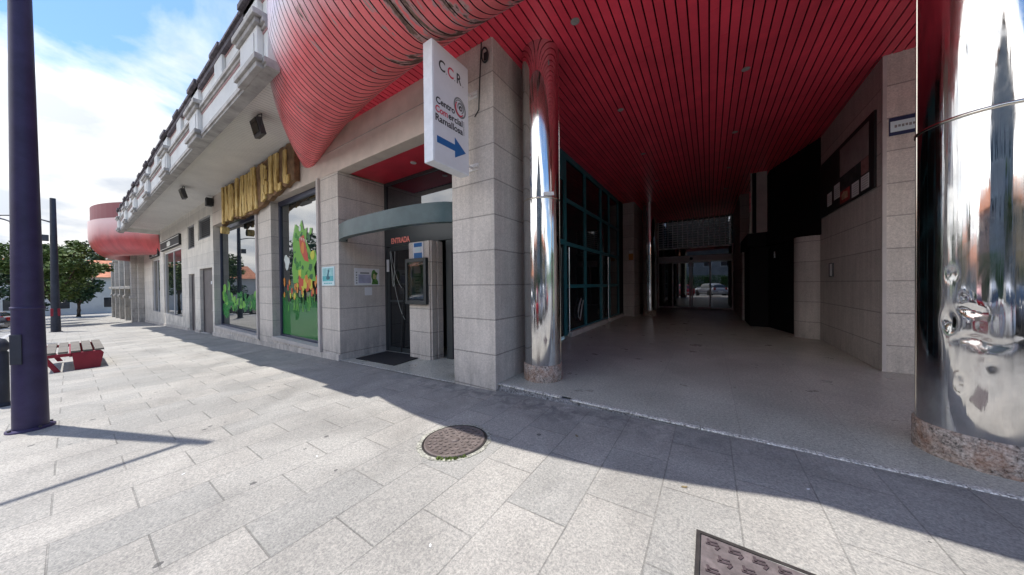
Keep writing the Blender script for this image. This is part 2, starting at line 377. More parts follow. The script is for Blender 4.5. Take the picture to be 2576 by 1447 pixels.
# ------------------------------------------------------------------ mesh helpers
def tag(o, label=None, cat=None, group=None, kind=None):
    if label: o["label"] = label
    if cat: o["category"] = cat
    if group: o["group"] = group
    if kind: o["kind"] = kind
    return o
def empty(name, loc=(0, 0, 0), rz=0, **k):
    o = bpy.data.objects.new(name, None); o.empty_display_size = .2
    COL.objects.link(o); o.location = loc; o.rotation_euler = (0, 0, rz); return tag(o, **k)
class MB:
    def __init__(s): s.v = []; s.f = []; s.mi = []; s.sm = []; s.cur = 0; s.smooth = False
    def add(s, vs, fs):
        b = len(s.v); s.v += [tuple(v) for v in vs]
        for f in fs: s.f.append([b + i for i in f]); s.mi.append(s.cur); s.sm.append(s.smooth)
        return s
    def box(s, a, b, skip=()):
        x0, y0, z0 = a; x1, y1, z1 = b
        vs = [(x0, y0, z0), (x1, y0, z0), (x1, y1, z0), (x0, y1, z0), (x0, y0, z1), (x1, y0, z1), (x1, y1, z1), (x0, y1, z1)]
        fs = [(0, 3, 2, 1), (4, 5, 6, 7), (0, 1, 5, 4), (1, 2, 6, 5), (2, 3, 7, 6), (3, 0, 4, 7)]
        return s.add(vs, fs)
    def obox(s, c, sz, mat3=None, rz=0):
        hx, hy, hz = sz[0] / 2, sz[1] / 2, sz[2] / 2
        m = mat3 or Matrix.Rotation(rz, 3, 'Z'); c = Vector(c)
        vs = [c + m @ Vector((x, y, z)) for x, y, z in ((-hx, -hy, -hz), (hx, -hy, -hz), (hx, hy, -hz), (-hx, hy, -hz), (-hx, -hy, hz), (hx, -hy, hz), (hx, hy, hz), (-hx, hy, hz))]
        return s.add(vs, [(0, 3, 2, 1), (4, 5, 6, 7), (0, 1, 5, 4), (1, 2, 6, 5), (2, 3, 7, 6), (3, 0, 4, 7)])
    def quad(s, *p): return s.add(p, [tuple(range(len(p)))])
    def prism(s, poly, z0, z1, ax='Z'):
        n = len(poly)
        def P(a, b, c): return {'Z': (a, b, c), 'X': (c, a, b), 'Y': (a, c, b)}[ax]
        vs = [P(a, b, z0) for a, b in poly] + [P(a, b, z1) for a, b in poly]
        fs = [tuple(reversed(range(n))), tuple(range(n, 2 * n))] + [(i, (i + 1) % n, n + (i + 1) % n, n + i) for i in range(n)]
        return s.add(vs, fs)
    def cyl(s, p0, p1, r0, r1=None, n=16, caps=True):
        p0 = Vector(p0); p1 = Vector(p1); r1 = r0 if r1 is None else r1
        d = (p1 - p0).normalized(); a = d.orthogonal().normalized(); b = d.cross(a)
        vs = []
        for p, r in ((p0, r0), (p1, r1)):
            for i in range(n):
                t = 2 * math.pi * i / n; vs.append(p + a * math.cos(t) * r + b * math.sin(t) * r)
        fs = [(i, (i + 1) % n, n + (i + 1) % n, n + i) for i in range(n)]
        old = s.smooth; s.smooth = True; s.add(vs, fs); s.smooth = old
        if caps:
            s.add(vs, [tuple(reversed(range(n))), tuple(range(n, 2 * n))])
        return s
    def tube(s, pts, rad, n=8):
        pts = [Vector(p) for p in pts]; rad = rad if isinstance(rad, (list, tuple)) else [rad] * len(pts)
        rings = []
        for i, p in enumerate(pts):
            d = (pts[min(i + 1, len(pts) - 1)] - pts[max(i - 1, 0)]).normalized()
            a = d.cross(Vector((0, 0, 1))); a = a.normalized() if a.length > 1e-3 else Vector((1, 0, 0)); b = d.cross(a)
            rings.append([p + (a * math.cos(2 * math.pi * k / n) + b * math.sin(2 * math.pi * k / n)) * rad[i] for k in range(n)])
        vs = [v for r in rings for v in r]; fs = []
        for i in range(len(pts) - 1):
            for k in range(n): fs.append((i * n + k, i * n + (k + 1) % n, (i + 1) * n + (k + 1) % n, (i + 1) * n + k))
        fs += [tuple(reversed(range(n))), tuple(range((len(pts) - 1) * n, len(pts) * n))]
        old = s.smooth; s.smooth = True; s.add(vs, fs); s.smooth = old; return s
    def lathe(s, prof, c=(0, 0, 0), n=48, close=True):
        vs = []; fs = []
        for r, z in prof:
            for k in range(n): vs.append((c[0] + r * math.cos(2 * math.pi * k / n), c[1] + r * math.sin(2 * math.pi * k / n), c[2] + z))
        for i in range(len(prof) - 1):
            for k in range(n): fs.append((i * n + k, i * n + (k + 1) % n, (i + 1) * n + (k + 1) % n, (i + 1) * n + k))
        old = s.smooth; s.smooth = True; s.add(vs, fs); s.smooth = old
        if close: s.add(vs, [tuple(reversed(range(n))), tuple(range((len(prof) - 1) * n, len(prof) * n))])
        return s
    def build(s, name, m, parent=None, loc=None, bevel=0, **k):
        me = bpy.data.meshes.new(name); me.from_pydata(s.v, [], s.f)
        ms = m if isinstance(m, (list, tuple)) else [m]
        for x in ms: me.materials.append(x)
        me.polygons.foreach_set("material_index", s.mi); me.polygons.foreach_set("use_smooth", s.sm)
        me.validate(); me.update()
        bm = bmesh.new(); bm.from_mesh(me)
        bmesh.ops.recalc_face_normals(bm, faces=bm.faces); bm.to_mesh(me); bm.free()
        o = bpy.data.objects.new(name, me); COL.objects.link(o)
        if parent is not None: o.parent = parent
        if loc: o.location = loc
        if bevel:
            b = o.modifiers.new("bevel", 'BEVEL'); b.width = bevel; b.segments = 2; b.limit_method = 'ANGLE'; b.angle_limit = R(40)
        return tag(o, **k)
def text_mesh(txt, size=1., ext=.01, xs=1., off=0., spacing=1., rough=0):
    cu = bpy.data.curves.new("t", 'FONT'); cu.body = txt; cu.size = size; cu.extrude = ext; cu.offset = off
    cu.space_character = spacing; cu.resolution_u = 4
    o = bpy.data.objects.new("t", cu); COL.objects.link(o)
    dg = bpy.context.evaluated_depsgraph_get(); me = bpy.data.meshes.new_from_object(o.evaluated_get(dg))
    vs = [(v.co.x * xs, v.co.y, v.co.z) for v in me.vertices]; fs = [tuple(p.vertices) for p in me.polygons]
    bpy.data.objects.remove(o); bpy.data.curves.remove(cu); bpy.data.meshes.remove(me)
    return vs, fs
def put_text(mb, txt, org, right, up, size, ext=.003, fitw=None, fith=None, off=0., spacing=1.):
    """writes text lying in the plane spanned by right and up, thickness along their normal"""
    vs, fs = text_mesh(txt, 1., 0.001, 1, off, spacing)
    x0 = min(v[0] for v in vs); x1 = max(v[0] for v in vs); y0 = min(v[1] for v in vs); y1 = max(v[1] for v in vs)
    kx = (fitw / (x1 - x0)) if fitw else size; ky = (fith / (y1 - y0)) if fith else size
    o = Vector(org); r = Vector(right).normalized(); u = Vector(up).normalized(); n = r.cross(u)
    mb.add([o + r * (v[0] - (x0 if fitw else 0)) * kx + u * (v[1] - (y0 if fith else 0)) * ky + n * (v[2] / .001 * ext * .5 + ext * .5) for v in vs], fs)

def zg(x): return min(.033 * (x - .3), 0.) - .004

# ================================================================== SETTING
g = MB()
xs = [-400, -200, -120, -80, -60, -50, -40, -30, -25, -20, -15, -10, -7, -6, -5, -4, -3, -2, -1, 0, .3, 1, 3, 6, 12, 40, 120]
def zroad(x): return (zg(x) if x > -60 else zg(-60)) - .13
def zgg(x): return zg(max(x, -60))
KY = -1.75                                     # kerb line, Y
for a, b in zip(xs, xs[1:]):
    g.quad((a, KY, zgg(a)), (b, KY, zgg(b)), (b, 3.7, zgg(b)), (a, 3.7, zgg(a)))
g.build("sidewalk", M['paving'], kind="structure")
g = MB()
for a, b in zip(xs, xs[1:]):
    z0, z1 = zgg(a), zgg(b)
    g.quad((a, KY - .18, z0 + .006), (b, KY - .18, z1 + .006), (b, KY, z1 + .006), (a, KY, z0 + .006))
    g.quad((a, KY - .18, z0 - .16), (b, KY - .18, z1 - .16), (b, KY - .18, z1 + .006), (a, KY - .18, z0 + .006))
g.build("kerb", M['kerb'], kind="structure")
g = MB()
for a, b in zip(xs, xs[1:]):
    g.quad((a, -14, zroad(a)), (b, -14, zroad(b)), (b, KY - .18, zroad(b)), (a, KY - .18, zroad(a)))
g.build("road", M['asphalt'], kind="structure")
g = MB()
for k in range(-30, 12):                        # angled bay lines and the centre line
    x = k * 2.9
    a = (x, -2.05, zroad(x) + .004); d = .06
    g.quad((x, -2.0, zroad(x) + .004), (x + .12, -2.0, zroad(x) + .004), (x - 2.2 + .12, -6.2, zroad(x - 2.2) + .004), (x - 2.2, -6.2, zroad(x - 2.2) + .004))
    g.quad((x, -9.0, zroad(x) + .004), (x + 1.6, -9.0, zroad(x + 1.6) + .004), (x + 1.6, -8.88, zroad(x + 1.6) + .004), (x, -8.88, zroad(x) + .004))
g.build("road_markings", M['line'], kind="structure")
g = MB()
for a, b in zip(xs, xs[1:]):
    g.quad((a, -19, zgg(a)), (b, -19, zgg(b)), (b, -14, zgg(b)), (a, -14, zgg(a)))
    g.quad((a, -14, zroad(a)), (b, -14, zroad(b)), (b, -14, zgg(b)), (a, -14, zgg(a)))
g.build("opposite_pavement", M['kerb'], kind="structure")
g = MB()
G = 900
g.quad((-G, -G, -2.6), (G, -G, -2.6), (G, G, -2.6), (-G, G, -2.6))
g.quad((-400, -60, -2.55), (120, -60, -.6), (120, -19, zgg(120)), (-400, -19, zgg(-400)))
g.build("ground", M['field'], kind="structure")
# hills
g = MB(); g.smooth = True
n = 96; rows = 9
vs = []; fs = []
for j in range(rows):
    for i in range(n):
        t = 2 * math.pi * i / n
        r = 330 + j * 55
        h = [0, .12, .3, .52, .72, .88, .98, 1., .8][j]
        wv = 0.55 + .28 * math.sin(t * 3 + 1.2) + .17 * math.sin(t * 7 + .4) + .10 * math.sin(t * 13 + 2) + .05 * math.sin(t * 31 + j)
        vs.append((r * math.cos(t), r * math.sin(t), -3 + 88 * h * max(wv, .22)))
for j in range(rows - 1):
    for i in range(n): fs.append((j * n + i, j * n + (i + 1) % n, (j + 1) * n + (i + 1) % n, (j + 1) * n + i))
g.add(vs, fs); g.build("hills", M['hill'], kind="structure")

# passage floor with its pale nosing
g = MB()
g.quad((-3.6, 3.40, 0), (9, 3.40, 0), (9, 30, 0), (-3.6, 30, 0))
g.build("passage_floor", M['terrazzo'], kind="structure")
g = MB(); rnd = random.Random(3)
x = -2.50
while x < 9:
    w = rnd.uniform(.35, .8)
    if True:
        g.box((x if abs(x + 1.4) > .4 else x + .12, 3.345 + rnd.uniform(-.004, .004), -.014), (min(x + w, 9) - .004, 3.40, .003))
    x += w
g.build("step_edge", M['edge_white'], bevel=.006, kind="structure")
g = MB(); g.box((-2.52, 3.36, -.25), (9, 3.399, -.015)); g.build("step_riser", M['riser'], kind="structure")
g = MB()
g.quad((-6.78, 3.30, zg(-6.78) + .012), (-3.3, 3.30, zg(-3.3) + .012), (-3.3, 6.5, zg(-3.3) + .012), (-6.78, 6.5, zg(-6.78) + .012))
g.build("entrance_floor", M['terrazzo'], kind="structure")
g = MB()
g.quad((-6.78, 3.27, zg(-6.78) + .016), (-3.3, 3.27, zg(-3.3) + .016), (-3.3, 3.31, zg(-3.3) + .016), (-6.78, 3.31, zg(-6.78) + .016))
g.build("entrance_edge", M['edge_white'], kind="structure")

# ================================================================== THE SHOPPING CENTRE BUILDING
B = empty("shopping_centre", (0, 0, 0), label="long low shopping centre with granite facade, red slatted canopy and dark passage", cat="building")
def part(mb, name, m, **k): return mb.build(name, m, B, **k)
FY = 3.3
CZ = 4.84
# right-hand pillar of the entrance (its front corner carries the hanging sign)
g = MB(); g.box((-3.30, FY, -.4), (-2.49, 4.25, 4.90)); part(g, "corner_pillar", M['stone'], bevel=.012)
# facade piers left of the entrance
for x0, x1 in ((-7.60, -6.78), (-11.72, -10.68)):
    g = MB(); g.box((x0, FY, -1.2), (x1, FY + .75 if x0 > -8 else FY + .3, 3.93)); part(g, "facade_pier", M['stone'], bevel=.01)
g = MB(); g.box((-6.80, FY + .02, -1.2), (-6.785, 4.5, 3.93)); 
# lintel beam over entrance and shop windows
g = MB(); g.box((-16.9, FY, 3.932), (-3.30, FY + .26, 5.3)); part(g, "lintel_beam", M['beam'], bevel=.008)
g = MB(); g.box((-16.9, FY - .008, 4.42), (-3.30, FY, 4.428)); part(g, "beam_joint", M['ledge'])
# walling with doors and vents
g = MB()
def wall_with_holes(g, x0, x1, z0, z1, holes, y0=FY, y1=FY + .25):
    xs_ = sorted({x0, x1} | {h[0] for h in holes} | {h[1] for h in holes})
    for a, b in zip(xs_, xs_[1:]):
        hs = sorted([h for h in holes if h[0] <= a and h[1] >= b], key=lambda h: h[2])
        z = z0
        for h in hs:
            if h[2] > z: g.box((a, y0, z), (b, y1, h[2]))
            z = h[3]
        if z < z1: g.box((a, y0, z), (b, y1, z1))
doors = [(-19.25, -17.15, -.62, 2.25), (-21.5, -20.25, -.72, 2.07)]
vents = [(-19.4, -17.3, 3.54, 4.47), (-21.55, -20.15, 3.29, 4.42)]
shopw = [(-28.4, -23.1, -.15, 3.6), (-33.0, -29.9, -.2, 3.4)]
wall_with_holes(g, -37, -16.9, -2.0, 5.3, doors + vents + shopw)
part(g, "facade_wall", M['wall'])
g = MB(); g.box((-16.9, FY, -1.2), (-11.80, FY + .28, -.15)); g.box((-10.68, FY, -1.2), (-7.60, FY + .28, -.08))
part(g, "window_plinth", M['stone'])
g = MB(); g.box((-37, FY - .03, -2.0), (-6.78, FY - .002, -.42)); 
# plinth follows the falling pavement
def plinth(x0, x1, h):
    q = MB(); q.add([(x0, FY - .035, zg(x0) - .05), (x1, FY - .035, zg(x1) - .05), (x1, FY - .035, zg(x1) + h), (x0, FY - .035, zg(x0) + h),
                     (x0, FY + .02, zg(x0) - .05), (x1, FY + .02, zg(x1) - .05), (x1, FY + .02, zg(x1) + h), (x0, FY + .02, zg(x0) + h)],
                    [(0, 1, 2, 3), (4, 7, 6, 5), (3, 2, 6, 7), (0, 3, 7, 4), (1, 5, 6, 2)])
    part(q, "plinth", M['stone'])
for a, b in ((-37, -21.6), (-20.2, -19.3), (-17.1, -6.782)): plinth(a, b, .13)
# window sills and reveals
def window(x0, x1, z0, z1, yg=3.53, mullions=(), fr=.10):
    f = MB()
    f.box((x0, yg - .04, z1 - fr * 1.3), (x1, yg + .05, z1)); f.box((x0, yg - .04, z0), (x1, yg + .05, z0 + .05))
    f.box((x0, yg - .04, z0 + .05), (x0 + fr, yg + .05, z1 - fr * 1.3)); f.box((x1 - .05, yg - .04, z0 + .05), (x1, yg + .05, z1 - fr * 1.3))
    for mx in mullions: f.box((mx - .04, yg - .03, z0 + .05), (mx + .04, yg + .04, z1 - fr * 1.3))
    fo = part(f, "shop_window", M['frame_dark'], bevel=.004)
    p = MB(); p.quad((x0 + fr, yg, z0 + .05), (x1 - .05, yg, z0 + .05), (x1 - .05, yg, z1 - fr * 1.3), (x0 + fr, yg, z1 - fr * 1.3))
    p.build("glass", M['glass_mirror'], fo)
    s_ = MB(); s_.box((x0, FY - .03, z0 - .10), (x1, yg - .045, z0 - .002)); s_.build("sill", M['trim'], fo, bevel=.005)
    t_ = MB(); t_.box((x1 - .03, FY - .05, z0 - .09), (x1 + .055, FY + .22, z1 + .02)); t_.box((x1 - .11, FY - .02, z0), (x1 - .031, FY + .22, z1)); t_.build("side_trim", M['trim'], fo)
    return fo
W1 = window(-10.68, -7.66, -.045, 3.92, mullions=())
W2 = window(-16.88, -11.80, -.14, 3.84, mullions=())
g = MB(); g.box((-11.80, FY + .02, -1.2), (-11.72, FY + .3, 3.93)); part(g, "window_return", M['trim'])
for (x0, x1, z0, z1) in shopw:
    f = MB(); f.box((x0, FY + .06, z0), (x0 + .08, FY + .14, z1)); f.box((x1 - .08, FY + .06, z0), (x1, FY + .14, z1)); f.box((x0 + .08, FY + .06, z1 - .1), (x1 - .08, FY + .14, z1))
    f.box(((x0 + x1) / 2 - .04, FY + .07, z0), ((x0 + x1) / 2 + .04, FY + .13, z1 - .1))
    fo = part(f, "shop_window", M['alu'])
    p = MB(); p.quad((x0 + .08, FY + .1, z0), (x1 - .08, FY + .1, z0), (x1 - .08, FY + .1, z1 - .1), (x0 + .08, FY + .1, z1 - .1)); p.build("glass", M['glass_mirror'], fo)
# service doors
for (x0, x1, z0, z1) in doors:
    d = MB(); d.box((x0, FY + .10, z0), (x0 + .07, FY + .2, z1)); d.box((x1 - .07, FY + .10, z0), (x1, FY + .2, z1)); d.box((x0 + .07, FY + .10, z1 - .07), (x1 - .07, FY + .2, z1))
    d.box((x0 + .07, FY + .13, z0), (x1 - .07, FY + .19, z1 - .07))
    do = part(d, "service_door", M['door_brown'])
    h = MB(); h.cyl((x1 - .2, FY + .06, z0 + 1.05), (x1 - .2, FY + .13, z0 + 1.05), .015); h.cyl((x1 - .2, FY + .06, z0 + 1.05), (x1 - .34, FY + .06, z0 + 1.05), .012); h.build("handle", M['alu'], do)
    if x0 < -20:
        h = MB(); h.box((x0 + .75, FY + .12, 1.25), (x0 + .95, FY + .129, 1.5)); h.build("notice", M['paper'], do); h = MB(); h.box((x0 + .7, FY + .12, .75), (x0 + .98, FY + .129, 1.12)); h.build("notice", M['paper'], do)
    else:
        h = MB(); h.box((x0 + 1.25, FY + .12, 1.55), (x0 + 1.42, FY + .129, 1.68)); h.build("notice", M['paper'], do)
for (x0, x1, z0, z1) in vents:
    v = MB(); v.box((x0, FY + .03, z0), (x0 + .06, FY + .12, z1)); v.box((x1 - .06, FY + .03, z0), (x1, FY + .12, z1)); v.box((x0 + .06, FY + .03, z1 - .06), (x1 - .06, FY + .12, z1)); v.box((x0 + .06, FY + .03, z0), (x1 - .06, FY + .12, z0 + .06))
    k = z0 + .1
    while k < z1 - .1:
        v.add([(x0 + .06, FY + .03, k), (x1 - .06, FY + .03, k), (x1 - .06, FY + .1, k + .055), (x0 + .06, FY + .1, k + .055), (x0 + .06, FY + .035, k - .008), (x1 - .06, FY + .035, k - .008), (x1 - .06, FY + .105, k + .047), (x0 + .06, FY + .105, k + .047)], [(0, 1, 2, 3), (4, 7, 6, 5), (0, 4, 5, 1)]); k += .085
    vo = part(v, "vent_grille", M['vent'])
    b = MB(); b.quad((x0, FY + .13, z0), (x1, FY + .13, z0), (x1, FY + .13, z1), (x0, FY + .13, z1)); b.build("backing", M['black'], vo)

# ---- soffit, eaves parapet (balustrade) on the left
g = MB(); g.box((-29.6, 1.84, 5.10), (-3.6, FY, 5.16)); part(g, "soffit", M['soffit'])
def parapet(x0, x1, pil, zb=0.):
    e = MB()
    e.cur = 0
    e.box((x0, 1.72, 4.88), (x1, 1.86, 5.34)); e.box((x0, 1.74, 5.46), (x1, 1.86, 5.88))
    e.cur = 1
    e.box((x0, 1.675, 4.80), (x1, 1.87, 4.88)); e.box((x0, 1.70, 4.75), (x1, 1.87, 4.80))
    e.box((x0, 1.66, 5.40), (x1, 1.86, 5.46)); e.box((x0, 1.69, 5.34), (x1, 1.86, 5.40))
    e.cur = 3
    e.box((x0, 1.708, 5.30), (x1, 1.72, 5.325)); e.box((x0, 1.728, 5.84), (x1, 1.74, 5.865))
    e.cur = 2
    x = x0; r_ = random.Random(5)
    while x < x1:
        w = .24
        e.prism([(1.635 + r_.uniform(-.01, .01), 5.97), (1.635, 6.03), (2.3, 6.30), (2.3, 5.97)], x, min(x + w * .93, x1), 'X')
        x += w
    e.box((x0, 1.67, 5.88), (x1, 1.86, 5.97))
    pp = part(e, "parapet", [M['white_paint'], M['ledge'], M['tile'], M['pinkline']])
    for i, c in enumerate(pil):
        q = MB(); q.cur = 0
        q.box((c - .40, 1.64, 4.92), (c + .40, 1.7195, 5.40)); q.box((c - .28, 1.625, 4.99), (c + .28, 1.64, 5.33))
        q.box((c - .32, 1.67, 5.57), (c + .32, 1.7395, 5.98))
        q.cur = 1
        q.box((c - .50, 1.575, 4.83), (c + .50, 1.674, 4.92)); q.box((c - .45, 1.61, 4.745), (c + .45, 1.699, 4.83))
        q.box((c - .52, 1.56, 5.48), (c + .52, 1.7395, 5.57)); q.box((c - .46, 1.60, 5.40), (c + .46, 1.6595, 5.48))
        q.cur = 2; q.box((c - .36, 1.60, 5.98), (c + .36, 1.95, 6.07))
        q.build("pilaster", [M['white_paint'], M['ledge'], M['tile']], pp, bevel=.01)
        q = MB(); cc = c - 1.9
        if cc > x0 + .4:
            q.cur = 0; q.box((cc - .26, 1.68, 5.47), (cc + .26, 1.7395, 5.98)); q.cur = 2; q.box((cc - .30, 1.61, 5.98), (cc + .30, 1.95, 6.06))
            q.build("upper_block", [M['white_paint'], M['ledge'], M['tile']], pp, bevel=.01)
M['pinkline'] = mat("pink_brown_line", (.42, .24, .24), .7)
parapet(-29.6, -5.55, [-6.12 - 3.78 * k for k in range(7)])
g = MB(); g.box((-29.6, 1.96, 5.17), (9, 20.4, 5.6)); g.box((-37, 3.56, 5.61), (9, 20.4, 5.9)); g.box((1.1, 20.4, 5.17), (9, 26, 5.9)); g.box((-12, 20.4, 5.17), (-2.5, 26, 5.9)); part(g, "roof_slab", M['ledge'])  # gap over the unseen hall, added to let daylight in
g = MB(); g.box((-29.598, 1.861, 4.86), (-29.45, FY, 5.165)); part(g, "soffit_end", M['white_paint'])

# ---- bowed red canopy nose (near) and the same farther along the street
def nose_mesh(cx, Y0min, Rr, xb, yb0, kb, x0, x1, ztop, m, m2, zc=5.35, zbot=4.30, slat=.115, grooves=True, dzf=lambda x: .22 * max(0, min(1, (x + 6.6) / 3)) ** 1.2):
    cy = Y0min + Rr
    NP = 30
    def prof(x, inset=0.):
        Y0 = cy - math.sqrt(max(Rr * Rr - (x - cx) ** 2, .01)); Yb = yb0 + (x - xb) ** 2 / kb; Wd = max(Yb - Y0, .12)
        a = min(.95, .62 * Wd); wr = .34 * min(1, Wd / 1.5); zb = zbot + dzf(x)
        pts = [(Y0, ztop), (Y0, (ztop + zc) / 2), (Y0, zc)]
        for i in range(1, 15):
            t = i / 14 * math.pi / 2; pts.append((Y0 + a * (1 - math.cos(t)), zc - (zc - zb) * math.sin(t)))
        s1 = a; wr = Wd - a
        for i in range(1, 13):
            t = i / 12; pts.append((Y0 + s1 + wr * t, zb + (CZ - zb) * t ** 1.7))
        out = []
        for i, (y, z) in enumerate(pts):
            p = Vector((y, z)); q0 = Vector(pts[max(i - 1, 0)]); q1 = Vector(pts[min(i + 1, len(pts) - 1)])
            d = (q1 - q0); d = d.normalized() if d.length > 1e-6 else Vector((0, -1)); nn = Vector((-d.y, d.x))   # inward
            if inset: p = p + nn * inset
            out.append((min(p.x, FY + .015), p.y))
        return out
    e = MB(); e.smooth = True
    cols = []
    x = math.ceil(x0 / slat) * slat
    edges = [x0] 
    while x < x1: edges.append(x); x += slat
    edges.append(x1)
    lst = []
    for a, b in zip(edges, edges[1:]):
        if b - a < .03: continue
        gw = .016 if grooves else 0
        strip = [(a + gw, 0), ((a + b) / 2, 0), (b, 0)]
        lst.append(('s', strip)); 
        if grooves: lst.append(('g', [(b, 0), (b, .022), (b + gw, .022), (b + gw, 0)]))
    for kind, cl in lst:
        vs = []; 
        for (xx, ins) in cl: vs += [(xx, y, z) for y, z in prof(xx, ins)]
        n_ = len(prof(cx)); fs = []
        for c in range(len(cl) - 1):
            for i in range(n_ - 1): fs.append((c * n_ + i, (c + 1) * n_ + i, (c + 1) * n_ + i + 1, c * n_ + i + 1))
        e.cur = 0 if kind == 's' else 1; e.smooth = kind == 's'
        e.add(vs, fs)
    # lid behind the fascia so no light leaks in
    e.cur = 1; e.smooth = False
    nn = 24
    pts = [(x0 + (x1 - x0) * i / nn) for i in range(nn + 1)]
    e.add([(x, cy - math.sqrt(Rr * Rr - (x - cx) ** 2) + .002, ztop) for x in pts] + [(x1, 3.5, ztop), (x0, 3.5, ztop)], [tuple(range(nn + 3))])
    return part(e, "canopy_nose", [m, m2])
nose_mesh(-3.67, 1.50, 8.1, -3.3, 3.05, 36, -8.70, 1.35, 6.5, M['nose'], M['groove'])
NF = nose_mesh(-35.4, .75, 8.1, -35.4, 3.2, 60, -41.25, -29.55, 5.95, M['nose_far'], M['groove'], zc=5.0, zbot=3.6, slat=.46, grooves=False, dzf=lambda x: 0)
# recessed dark-red attic band over both noses, backlit shade put into its colour
for cx, y0, zt in ((-3.67, 2.2, 6.5), (-35.4, .85, 5.95)):
    g = MB(); n_ = 20; a = []
    for i in range(n_ + 1):
        x = cx - 4.9 + 9.8 * i / n_; a.append((x, y0 + 8.1 - math.sqrt(8.1 ** 2 - (x - cx) ** 2)))
    g.prism(a + [(cx + 4.9, 6), (cx - 4.9, 6)], zt + .02, zt + 1.0)
    part(g, "attic_band", mat('backlit_dark_red', (.20, .015, .03), .5))
# front edge of the canopy to the right of the nose
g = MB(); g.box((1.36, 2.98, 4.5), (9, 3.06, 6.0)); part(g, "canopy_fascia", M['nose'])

# ---- slatted red ceiling
g = MB(); q = MB(); rnd = random.Random(11)
def Yb(x): return 3.05 + (x + 3.3) ** 2 / 36
x = -60 * .115
i = 0
xx = math.ceil(-6.86 / .115) * .115
while xx < 9:
    a, b = xx + .018, xx + .115
    y0 = min(Yb((a + b) / 2), 3.5) if xx < 1.35 else 3.07
    dz = rnd.uniform(-.002, .002)
    if b < -3.15: y1s = [(y0 - .01, 3.33)]
    elif xx < 2.26:
        cuts = [y0 - .01]; yy = 3.6 + rnd.uniform(.5, 5.2)
        while yy < 18.4: cuts.append(yy); yy += 5.2
        cuts.append(18.6)
        y1s = [(c0, c1 - .006) for c0, c1 in zip(cuts, cuts[1:])]
    else: y1s = [(y0 - .01, 7.1)]
    for ya, yb in y1s:
        if yb > ya: g.box((a, ya, CZ + dz), (b, yb, CZ + .014 + dz))
    xx += .115
part(g, "slatted_ceiling", M['red'])
g = MB(); g.quad((-6.6, 3.0, CZ + .07), (9, 3.0, CZ + .07), (9, 19.5, CZ + .07), (-6.6, 19.5, CZ + .07)); part(g, "ceiling_void", M['plenum'])

# ---- entrance recess
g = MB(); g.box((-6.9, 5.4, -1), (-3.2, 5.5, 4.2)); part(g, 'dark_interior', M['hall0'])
EY = 4.44
fz = -.22
g = MB(); g.box((-6.79, FY + .003, -1.0), (-6.781, EY + .2, 3.93)); part(g, "recess_side_wall", M['stone'])
g = MB(); g.box((-6.785, 3.56, 3.955), (-3.30, EY + .15, 4.0)); part(g, "recess_ceiling", M['red_flat'])
g = MB(); g.cyl((-5.1, 4.0, 3.94), (-5.1, 4.0, 3.956), .06, n=20); part(g, "recess_lamp", M['alu'])
g = MB(); fr = M['frame_door']
g.box((-6.78, EY - .03, fz), (-6.70, EY + .06, 3.95)); g.box((-6.70, EY - .03, 3.88), (-3.3, EY + .06, 3.95)); g.box((-6.70, EY - .04, 2.36), (-3.3, EY + .07, 2.80))
g.box((-5.62, EY - .03, fz), (-5.52, EY + .06, 2.36)); g.box((-4.62, EY - .02, fz), (-4.45, EY + .06, 2.36)); g.box((-4.45, EY - .02, 2.1), (-3.3, EY + .06, 2.36))
eo = part(g, "entrance_screen", fr, bevel=.004)
p = MB(); p.quad((-6.70, EY, 2.80), (-3.3, EY, 2.80), (-3.3, EY, 3.88), (-6.70, EY, 3.88)); p.build("transom_glass", M['glass_mid'], eo)
d = MB(); d.box((-6.69, EY - .02, fz), (-6.60, EY + .03, 2.35)); d.box((-5.75, EY - .02, fz), (-5.63, EY + .03, 2.35)); d.box((-6.60, EY - .02, fz), (-5.75, EY + .03, fz + .12)); d.box((-6.60, EY - .02, 2.25), (-5.75, EY + .03, 2.35)); d.box((-6.60, EY - .02, 1.0), (-5.75, EY + .03, 1.05))
do = part(d, "entrance_door", fr, bevel=.003)
p = MB(); p.quad((-6.60, EY, fz + .12), (-5.75, EY, fz + .12), (-5.75, EY, 2.25), (-6.60, EY, 2.25)); p.build("glass", M['glass_dark'], do)
# cords and the slanting bar hanging on the door
c = MB()
def sag(p0, p1, drop, n=14):
    out = []
    for i in range(n + 1):
        t = i / n; p = Vector(p0).lerp(Vector(p1), t); p.z -= drop * 4 * t * (1 - t) * (1 - .3 * (t - .5)); out.append(p)
    return out
yd = EY - .035
c.tube(sag((-6.52, yd, 2.26), (-6.02, yd, 1.30), .22), .006, 5)
c.tube(sag((-6.56, yd, 2.24), (-6.00, yd, .60), .32), .006, 5)
c.tube(sag((-6.35, yd, 2.24), (-6.52, yd, 2.24), .85, 20), .006, 5)
c.build("hanging_cord", make_render("pale_cord", (.42, .45, .42), .05), do)
c = MB(); c.cyl((-6.02, yd, 1.32), (-6.16, yd, fz + .02), .014, n=8); c.box((-6.06, yd - .03, 1.28), (-5.98, yd + .02, 1.35)); c.build("door_bar", M['black'], do)
p = MB(); p.box((-6.68, yd - .01, 1.75), (-6.60, yd + .01, 2.05)); p.build("notice", M['paper'], do); p = MB(); p.box((-5.72, yd, .95 + .3), (-5.67, yd + .012, 1.50)); p.build("notice", M['paper'], do)
p = MB(); p.box((-4.44, EY - .01, fz), (-3.32, EY + .01, 2.1)); po = part(p, "side_glazing", mat('dim_side_glass', (.016, .016, .035), .12, 0, .3, ior=1.25))
